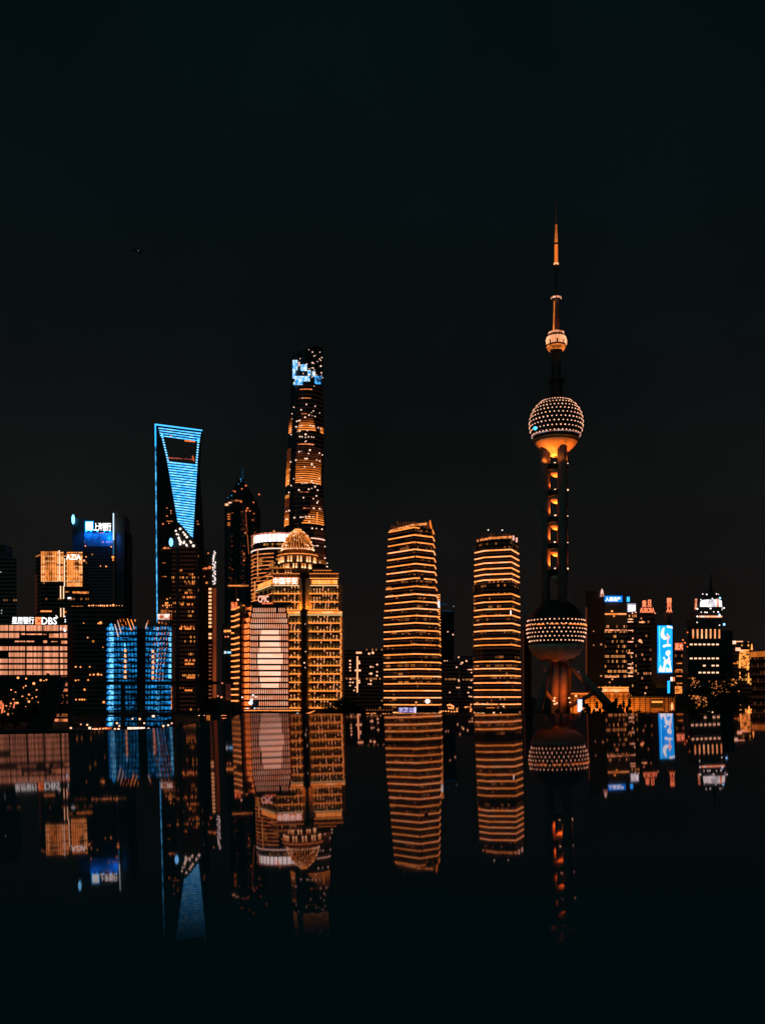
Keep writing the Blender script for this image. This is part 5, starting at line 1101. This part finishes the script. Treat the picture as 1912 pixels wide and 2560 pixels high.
# ------------------------------------------------------------------ far housing blocks between the towers
def farblock(lbl, x0, x1, y0, Y, marks, base='#131212', strips=()):
    t, o = building('housing_block', lbl, [(x0, Y), (x1, Y)], y0, 20, office('far_%d' % x0, base, '#d88a50', '#191210', .012, 2.6, 5, .1, .9, .2), 'far housing blocks between the towers')
    dots(t, 'lit_window', em('#ffd0a0', 1.2), marks, Y - 1, 1.8)
    for a, b, p, q_ in strips: MB().pbox(a, b, p, q_, Y - 1, .6).build('light_strip', em('#ffc890', 1.15), t)
    return t
farblock('far housing block with one tall vertical light line, beside the domed tower', 858, 896, 1625, 1300, [(875, 1652, 2.3), (875.5, 1660.5, 1.9), (875, 1668.5, 2.3), (875.5, 1676.5, 1.7), (876, 1698, 2), (875, 1706, 1.8), (882, 1706, 2), (875, 1714, 1.8), (889, 1676, 2.2), (885, 1726, 1.7), (889, 1718, 1.6)], '#1a1512', [(891.5, 894.8, 1641, 1731), (890, 904, 1629.5, 1634)])
farblock('far housing block with two rooftop lights, touching the left twin tower', 897, 958, 1622, 1320, [(897.5, 1653.5, 2), (898, 1658.5, 2.4), (898, 1676, 2.6), (900, 1676, 2.4), (898, 1701.5, 2), (898, 1706.5, 2.3), (922.5, 1634, 2.6), (932, 1632, 3.2), (926.5, 1667, 2.2), (932, 1667.5, 1.4), (942.5, 1661.5, 2.4), (924, 1684, 1.6), (928, 1684, 2.8), (942.5, 1679.5, 2), (942, 1689, 2.5), (927, 1701.5, 2), (926.5, 1710, 2.3), (921, 1710, 1.5)], '#1a1413')
farblock('far housing block with sparse lamps in the gap between the twin towers, its left half', 1104, 1146, 1650, 1350, [(1119, 1579.5, 1.6), (1132, 1586.5, 1.9), (1111, 1652, 1.5), (1117, 1652, 1.3), (1141, 1668, 1.9), (1146, 1700, 1.8), (1147, 1703, 1.5), (1142, 1719, 1.6), (1147, 1719, 1.8), (1124, 1731, 1.7)], '#0f1110')
farblock('far housing block with two lamp columns, right half of the gap between the twin towers', 1150, 1186, 1640, 1380, [(1146, 1643, 1.9), (1165.5, 1652.5, 2.2), (1155, 1656.5, 2.4), (1152, 1660, 1.6), (1170, 1674, 1.4), (1174, 1674, 1.5), (1178, 1674, 1.8), (1178, 1681.5, 1.6), (1178, 1701, 1.7), (1172, 1718, 1.6), (1177, 1719, 1.7), (1170, 1731.5, 2), (1173, 1741, 1.7), (1178, 1741.5, 1.7)], '#11110f')
t, o = building('distant_tower', 'very distant tower with a faint blue roof line behind the left twin tower', [(1101, 2400), (1134, 2400)], 1526, 30, DARK2, base=GZ)
MB().pbox(1101, 1117, 1509.5, 1512, 2398, 2).build('roof_light', em('#0e2c44', 1), t); MB().pbox(1104, 1132, 1526, 1529, 2397, 2).build('roof_light', em('#0a2234', 1), t)
MB().tube((X(1133.5, 2400), 2400, Z(1526, 2400)), (X(1133.5, 2400), 2400, Z(1517, 2400)), .8).build('mast', BLACK, t); dots(t, 'beacon', em('#707880'), [(1133.5, 1516, 1.8)], 2398, 1.8)
farblock('dim block far behind the trees between the blue screen and the hall roof', 1575, 1690, 1706, 1400, [(1610, 1712, 1.2)], '#1a1716')
farblock('dim low block under the side wing of the crowned tower', 1828, 1882, 1700, 1200, [(1846, 1720, 1.2)], '#150f0d')

# ------------------------------------------------------------------ waterfront
t = thing('pier_gantry', 'black steel ferry gantry with two long beams and a sloping boom on the left bank', 'gantry', (X(340, 540), 540, GZ))
Y = 535
for y0, y1, a, b in ((1703.5, 1711, 172, 548), (1780, 1788, 172, 600), (1736, 1739, 268, 345)): MB().pbox(a, b, y0, y1, Y, 1.6).build('beam', BLACK, t)
for x, y0 in ((302, 1711), (346, 1711), (500, 1711), (174, 1711)): MB().pbox(x, x + 9, y0, 1832, Y + .3, 1).build('post', BLACK, t)
mb = MB(); mb.hexa([(X(62, Y), Y, Z(1842, Y)), (X(120, Y), Y, Z(1842, Y)), (X(120, Y), Y + 3, Z(1842, Y)), (X(62, Y), Y + 3, Z(1842, Y)), (X(132, Y), Y, Z(1692, Y)), (X(166, Y), Y, Z(1692, Y)), (X(166, Y), Y + 3, Z(1692, Y)), (X(132, Y), Y + 3, Z(1692, Y))]); mb.build('boom', BLACK, t)
MB().pbox(120, 172, 1692, 1698, Y + .5, 1.2).build('boom_head', BLACK, t)
# street lamps
def street_lamp(x, y, Y, mat, r, lbl, grp):
    t = thing('street_lamp', lbl, 'street lamp', (X(x, Y), Y, GZ), grp)
    MB().tube((X(x, Y), Y, GZ), (X(x, Y), Y, Z(y, Y)), .12, .08, 6).build('post', BLACK, t)
    MB().dot((X(x, Y), Y, Z(y, Y)), r * Y / F, 8).build('lamp_head', mat, t)
G1 = 'street lamps along the left bank'
for x, y, r in ((178, 1820, 2.6), (203, 1811, 1.6), (219, 1812, 2.4), (225, 1820, 3.4), (233, 1823, 2), (238, 1823.5, 2.4), (243, 1823, 2.4), (250, 1823, 2.2), (258, 1822, 1.6), (265, 1821, 1.8), (288, 1822.5, 2.6), (297, 1823, 3), (293, 1808, 2.6), (299, 1815, 2.2), (332, 1797, 2.2), (350, 1797.5, 2.8), (361, 1808, 2.2), (372, 1822, 3), (359, 1829, 2), (364, 1829, 2), (384, 1790, 3.6), (409, 1815, 2.8), (421, 1813, 2.6), (430, 1808, 2), (498, 1787.5, 2.4), (511, 1787.5, 1.8), (525, 1788, 1.6), (555, 1787, 2.4)):
    street_lamp(x, y, 528 if y > 1792 else 545, em('#ffd2a0', 1.4) if r < 3 else em('#ffe4c4', 1.5), r, 'warm street lamp on a thin black post along the left bank', G1)
t = thing('lit_pavilion', 'low pavilion with a scalloped row of white lights under the blue glass block', 'pavilion', (X(340, 530), 532, GZ))
MB().pbox(318, 366, 1819, 1834, 531, 4).build('wall', DARK, t); MB().pbox(319, 362, 1820.5, 1826, 530.4, .5).build('light_row', em_noise('pav_l', '#ffc898', '#fff4e8', .5, .2, 1.3), t)
for k in range(11): MB().dot((X(321 + 4*k, 530), 530.2, Z(1819.5, 530)), .42).build('scallop_lamp', em('#fff0dc', 1.5), t)
t = thing('market_stall', 'row of red and orange lit stalls on the left bank near the blue glass block', 'stall', (X(258, 528), 530, GZ))
MB().pbox(232, 280, 1824, 1836, 529, 4).build('wall', DARK, t); MB().pbox(234, 279, 1818.5, 1826, 528.4, .5).build('lit_front', em_noise('stall_l', '#180a08', '#d8642c', .5, .6, 1, .45, .6), t)
t = thing('bank_kiosk', 'orange lit kiosk beside the slim tower on the left bank', 'kiosk', (X(523, 540), 542, GZ))
MB().pbox(515, 552, 1782, 1812, 541, 4).build('wall', DARK, t); MB().pbox(517, 519.5, 1784, 1806, 540.4, .5).build('light_strip', em('#c87830'), t); MB().pbox(522, 524.5, 1784, 1806, 540.4, .5).build('light_strip', em('#c87830'), t)
MB().pbox(556, 566, 1785, 1789, 546, .6).build('light_strip', em('#ffa860', 1.1), t); MB().pbox(557, 569, 1795, 1799, 546, .6).build('light_strip', em('#ffa860', 1.1), t); MB().pbox(571, 577, 1795.5, 1798.5, 546, .6).build('light_strip', em('#ffb070', 1.1), t)
# boats
def boat(lbl, x0, x1, yd, Y, decks, hull=True, nm='river_boat'):
    t = thing(nm, lbl, 'boat', (X((x0+x1)/2, Y), Y, 0)); A, B = X(x0, Y), X(x1, Y)
    MB().loft([[(A + 2, Y, -.5), (B - 3, Y, -.5), (B - 3, Y + 7, -.5), (A + 2, Y + 7, -.5)], [(A, Y - .6, 2.2), (B, Y + 2, 2.6), (B, Y + 6, 2.6), (A, Y + 8, 2.2)]]).build('hull', BLACK, t)
    for a, b, p, q_, m_, n_ in decks: MB().pbox(a, b, p, q_, Y + 1, 4 if n_ == 'cabin' else .5).build(n_, m_, t)
    return t
boat('long sightseeing boat with a thin orange deck line, moored under the pink panel block', 606, 756, 1776, 640, [(608, 750, 1772, 1783, BLACK, 'cabin'), (610, 750, 1774.8, 1777.8, em('#ffa850', 1.05), 'deck_light'), (742, 746, 1782, 1788, em('#e8f0ff', 1.2), 'deck_light')])
t = boat('boat with a slanted golden awning by the dark mound, right of the long sightseeing boat', 748, 792, 1786, 648, [(752, 788, 1784, 1789, BLACK, 'cabin')])
MB().hexa([(X(751, 648), 648, Z(1790, 648)), (X(765, 648), 648, Z(1789.5, 648)), (X(765, 648), 651, Z(1789, 648)), (X(751, 648), 651, Z(1789, 648)), (X(766, 648), 648, Z(1784, 648)), (X(788, 648), 648, Z(1777, 648)), (X(786, 648), 651, Z(1776, 648)), (X(766, 648), 651, Z(1783, 648))]).build('awning', em('#e8984c', 1), t)
t = boat('cruise boat with a violet-white lit cabin in front of the left twin tower', 988, 1104, 1780, 700, [(996, 1096, 1768, 1784, BLACK, 'cabin'), (995, 1096, 1781.5, 1784.2, em('#ffc070', 1.15), 'deck_light')])
MB().pbox(996, 1040, 1769, 1781, 700.2, .6).build('lit_cabin', em_noise('violet_cabin', '#3a3470', '#d8c8ff', .5, .4, 1.1), t); MB().pbox(1035.5, 1040, 1768, 1782, 700, .8).build('lit_cabin', em('#e8dcff', 1.1), t)
MB().tube((X(1040, 700), 701, Z(1781, 700)), (X(1040, 700), 701, Z(1757, 700)), .25).build('mast', BLACK, t); MB().dot((X(1040, 700), 700.6, Z(1756, 700)), .7).build('mast_lamp', WARM, t)
t = boat('small tiered boat strung with amber lamps between the twin towers', 1104, 1146, 1780, 706, [(1118, 1142, 1768, 1783, BLACK, 'cabin')])
dots(t, 'deck_lamp', em('#ffb868', 1.2), [(1119, 1763, 2.3), (1124, 1762, 2.6), (1129, 1764, 2.6), (1133, 1766, 2), (1122, 1770, 2.2), (1127, 1770.5, 2.2), (1132, 1770.5, 2.4), (1102, 1778, 1.7), (1107, 1778, 1.7), (1114, 1778, 1.9), (1121, 1778, 1.9), (1128, 1779, 1.9), (1135, 1779, 2), (1142, 1778, 2.3), (1142, 1772, 2), (1103, 1786, 1.4), (1110, 1788, 1.4), (1120, 1786, 1.6)], 706, 2)
t = boat('small boat with an amber lamp bracket beside the right twin tower', 1160, 1184, 1780, 708, [(1168, 1182, 1768, 1783, BLACK, 'cabin')])
dots(t, 'deck_lamp', em('#ffb060', 1.2), [(1163, 1768, 2.2), (1168, 1767, 1.7), (1175, 1767, 1.7), (1177, 1761, 2), (1177, 1773, 2.4), (1176, 1778, 2)], 708, 2)
t = boat('low ferry showing lit windows in front of the right twin tower', 1184, 1298, 1784, 704, [(1187, 1296, 1774, 1784, BLACK, 'cabin'), (1187, 1211, 1781, 1784, em('#ffd090', 1.2), 'deck_light'), (1216, 1236, 1768.5, 1770.5, em('#d07a38', 1), 'deck_light')])
dots(t, 'deck_lamp', em('#ffd0a0', 1.3), [(1234, 1782, 2.4), (1251, 1782, 1.4), (1258, 1766, 2), (1206, 1760, 2)], 703, 2)
t = thing('quay_house', 'small quay building with amber doorways left of the left twin tower', 'building', (X(930, 722), 724, GZ))
MB().pbox(912, 982, 1773, 1800, 723, 6).build('wall', BLACK, t)
MB().pbox(915.5, 924, 1782.3, 1799, 722.4, .5).build('lit_door', em_noise('door_l', '#c8702c', '#ffc068', .3, .1), t); MB().pbox(933, 939, 1782.3, 1793, 722.4, .5).build('lit_door', em_noise('door_l', '', ''), t); MB().pbox(928, 931, 1782.3, 1787, 722.4, .5).build('lit_door', em('#d89060'), t)
dots(t, 'eave_lamp', em('#b8683c', 1), [(917 + 7*k, 1775, 1.3) for k in range(10)], 721, 1.3)
dots(t, 'eave_lamp', em('#ffb870', 1.1), [(958, 1785, 2), (964, 1785, 1.8), (972, 1785, 1.6), (978, 1786, 1.6)], 721, 1.3)
# ------------------------------------------------------------------ trees
LEAF = pbr('leaf', (.035, .06, .03), rough=.7, var=.5, scale=.6); BARK = pbr('bark', (.05, .035, .025), rough=.9)
def crown_mesh(w_, h, n, seed, cone=False):
    r = random.Random(seed); mb = MB(); cl = []
    for k in range(14):
        f = r.random(); rad = (1 - f) * .9 if cone else math.sqrt(max(0.05, 1 - (2*f - 1)**2)); a = r.uniform(0, 6.3); q_ = rad * math.sqrt(r.random())
        cl.append((math.cos(a) * q_ * w_ / 2 * .75, math.sin(a) * q_ * w_ / 2 * .75, h * (.22 + .72 * f), (w_ * .26) * (1.1 - (.7 * f if cone else .2))))
    for k in range(n):
        c = r.choice(cl); v = Vector((r.gauss(0, 1), r.gauss(0, 1), r.gauss(0, 1))).normalized() * (c[3] * r.uniform(.6, 1.1))
        p = Vector(c[:3]) + v; s = r.uniform(.25, .6); a = Vector((r.gauss(0, 1), r.gauss(0, 1), r.gauss(0, .6))).normalized() * s; b = a.cross(Vector((r.gauss(0, 1), r.gauss(0, 1), r.gauss(0, 1)))).normalized() * s * .8
        i = len(mb.v); mb.v += [tuple(p - a), tuple(p + b), tuple(p + a), tuple(p - b)]; mb.f.append((i, i+1, i+2, i+3))
    return mb
KIND = []
for i, (w_, h, cone) in enumerate(((9, 11, False), (12, 10, False), (4.2, 14, True), (14, 13, False), (5, 12, True))):
    WLOC['_tmp'] = (0, 0, 0); mm = crown_mesh(w_, h, 900, 40 + i, cone)
    me = bpy.data.meshes.new('crown'); me.from_pydata(mm.v, [], mm.f); me.materials.append(LEAF)
    tm = MB(); tm.tube((0, 0, 0), (.2, .1, h * .5), .32, .16, 7)
    if not cone:
        for a in (.6, 2.6, 4.5): tm.tube((.1, 0, h*.3), (w_*.25*math.cos(a), w_*.25*math.sin(a), h*.6), .14, .05, 5)
    mt_ = bpy.data.meshes.new('trunk'); mt_.from_pydata(tm.v, [], tm.f); mt_.materials.append(BARK); KIND.append((me, mt_, w_, h))
def tree(i, px, Y, top, lbl, grp, z0=None):
    me, mt_, w_, h = KIND[i]; z0 = GZ if z0 is None else z0; hh = (Z(top, Y) - z0); s = hh / h
    t = thing('pine_tree' if i in (2, 4) else 'leafy_tree', lbl, 'tree', (X(px, Y), Y, z0), grp); t.rotation_euler = (0, 0, rnd.uniform(0, 6.28))
    for nm, m_ in (('crown', me), ('trunk', mt_)):
        o = bpy.data.objects.new(nm, m_); COL.objects.link(o); o.parent = t; o.scale = (s * (1 if hh > 8 else 1.3),) * 2 + (s,); WLOC[o.name] = WLOC[t.name]
    return t
for k in range(15): tree(2 + 2*(k % 2), 1459 + 8.2*k + rnd.uniform(-2, 2), 738 + rnd.uniform(-4, 4), rnd.choice((1758, 1750, 1764, 1744, 1766, 1762)), 'dark pointed conifer silhouetted against the golden convention hall', 'conifers before the convention hall')
for k in range(12): tree(k % 2, 1585 + 11*k, 736 + rnd.uniform(-4, 4), 1782 + rnd.uniform(-4, 3), 'dark rounded tree along the foot of the golden convention hall', 'round trees before the convention hall')
for k in range(14): tree((0, 1, 3)[k % 3], 772 + 12.5*k, 735 + rnd.uniform(-4, 6), 1786 - 38 * math.exp(-((k - 7) / 3.4) ** 2) + rnd.uniform(-3, 2), 'dark leafy tree of the mound between the domed tower and the left twin tower', 'trees of the dark mound')
for k in range(10): tree((0, 3)[k % 2], 1306 + 14*k, 733 + rnd.uniform(-4, 4), 1778 + rnd.uniform(-5, 4), 'dark leafy tree at the feet of the sphere tower', 'trees under the sphere tower')
lampy = em('#ffb058', 1.15)
for j, (px, top, lbl) in enumerate(((1733, 1734, 'amber-lit tree below the left window columns of the crowned tower'), (1752, 1738, 'amber-lit tree under the middle of the crowned tower'), (1785, 1700, 'tallest amber-lit tree, by the right window column of the crowned tower'), (1806, 1698, 'amber-lit tree before the side wing of the crowned tower'), (1826, 1690, 'amber-lit tree at the right end of the crowned tower'), (1727, 1690, 'small amber-lit tree left of the crowned tower windows'))):
    Yt = 745 + 3*j; t = tree(0, px, Yt, top, lbl, 'amber-lit trees before the crowned tower')
    mbs = MB()
    for k in range(26): mbs.dot((X(px + rnd.gauss(0, 7), Yt), Yt - 4 + rnd.uniform(-1, 1), Z(top + abs(rnd.gauss(0, 14)) + 4, Yt)), rnd.uniform(.3, .75), 5)  # glowing dots added to stand in for golden light on the leaves
    o = mbs.build('leaf_glow_dots', em_noise('leaf_glow_amber', '#6a3010', '#f0a858', .4, .4, .95), t); o.location = (0, 0, 0); 
    off = Vector(WLOC[o.name]); o.rotation_euler = (0, 0, -t.rotation_euler.z)
G2 = 'lamp-strung trees on the left bank'
names = ['broad dark tree strung with tiny amber lamps at the far left of the bank', 'dark tree with scattered amber lamps, left-centre of the bank', 'dark tree full of amber lamps under the salmon bank block', 'dark tree with few amber lamps beside the sloping boom']
lm = [(56, 1695, 3.4), (76, 1697, 2.4), (112, 1701, 3), (126, 1700, 2.2), (95, 1709, 3.8), (75, 1715, 2), (39, 1725, 2), (48, 1726, 2.4), (50, 1731, 2), (102, 1725, 2), (69, 1720, 2.8), (67, 1741, 2.4), (83, 1737, 3), (91, 1745, 2), (101, 1742, 1.8), (78, 1746, 2), (45, 1748, 2), (104, 1755, 3), (83, 1754, 3.4), (52, 1758, 3.4), (55, 1757, 3), (74, 1766, 2), (78, 1761, 2), (24, 1778, 2.2), (32, 1785, 3), (42, 1782, 1.4), (5, 1755, 2.6), (4, 1785, 2), (120, 1702, 1.5), (27, 1764, 2), (38, 1758, 2.6), (36, 1766, 2.6), (34, 1772, 2)]
for j, (px, top, i) in enumerate(((8, 1745, 3), (40, 1720, 3), (78, 1692, 3), (112, 1698, 0))):
    Yt = 545; t = tree(i, px, Yt, top, names[j], G2)
    mine = [l for l in lm if abs(l[0] - px) <= min(abs(l[0] - q_) for q_ in (8, 40, 78, 112))]
    t.rotation_euler = (0, 0, 0)
    its = [MB().dot((X(x, Yt), Yt - 6, Z(y, Yt)), r * .9 * Yt / F) for x, y, r in mine]
    many(t, 'fairy_lamp', em('#ffbe74', 1.25), its)
for x0, y0, x1, y1, w_ in ((9, 1758, 6, 1785, 2.6), (4, 1752, 2, 1772, 2), (38, 1755, 35, 1770, 2)): MB().tube((X(x0, 538), 538, Z(y0, 538)), (X(x1, 538), 538, Z(y1, 538)), w_*.22, n=6).build('light_drape', em('#e88858', 1.0), t)
for k in range(12): tree((0, 1)[k % 2], 190 + 33*k, 536 + rnd.uniform(-3, 6), 1806 + rnd.uniform(-6, 4), 'low dark riverside tree of the left bank', 'low trees on the left bank')
# ------------------------------------------------------------------ aircraft
Y = 3000
t = thing('airplane', 'tiny distant airplane with one pale light, alone in the upper left sky', 'airplane', (X(347, Y), Y, Z(627, Y)))
a, z = X(347, Y), Z(627, Y)
MB().tube((a - 16, Y, z), (a + 16, Y, z), 1.9, 1.5, 10).build('fuselage', BLACK, t); MB().hexa([(a-2, Y-16, z-.2), (a+3, Y-16, z-.2), (a+5, Y+16, z-.2), (a-2, Y+16, z-.2), (a-2, Y-16, z+.2), (a+3, Y-16, z+.2), (a+5, Y+16, z+.2), (a-2, Y+16, z+.2)]).build('wing', BLACK, t)
MB().box(a - 16, a - 12, Y - .2, Y + .2, z, z + 6).build('tail_fin', BLACK, t); MB().dot((a, Y - 2.4, z), 1.6).build('nav_light', em('#a89890', 1), t)
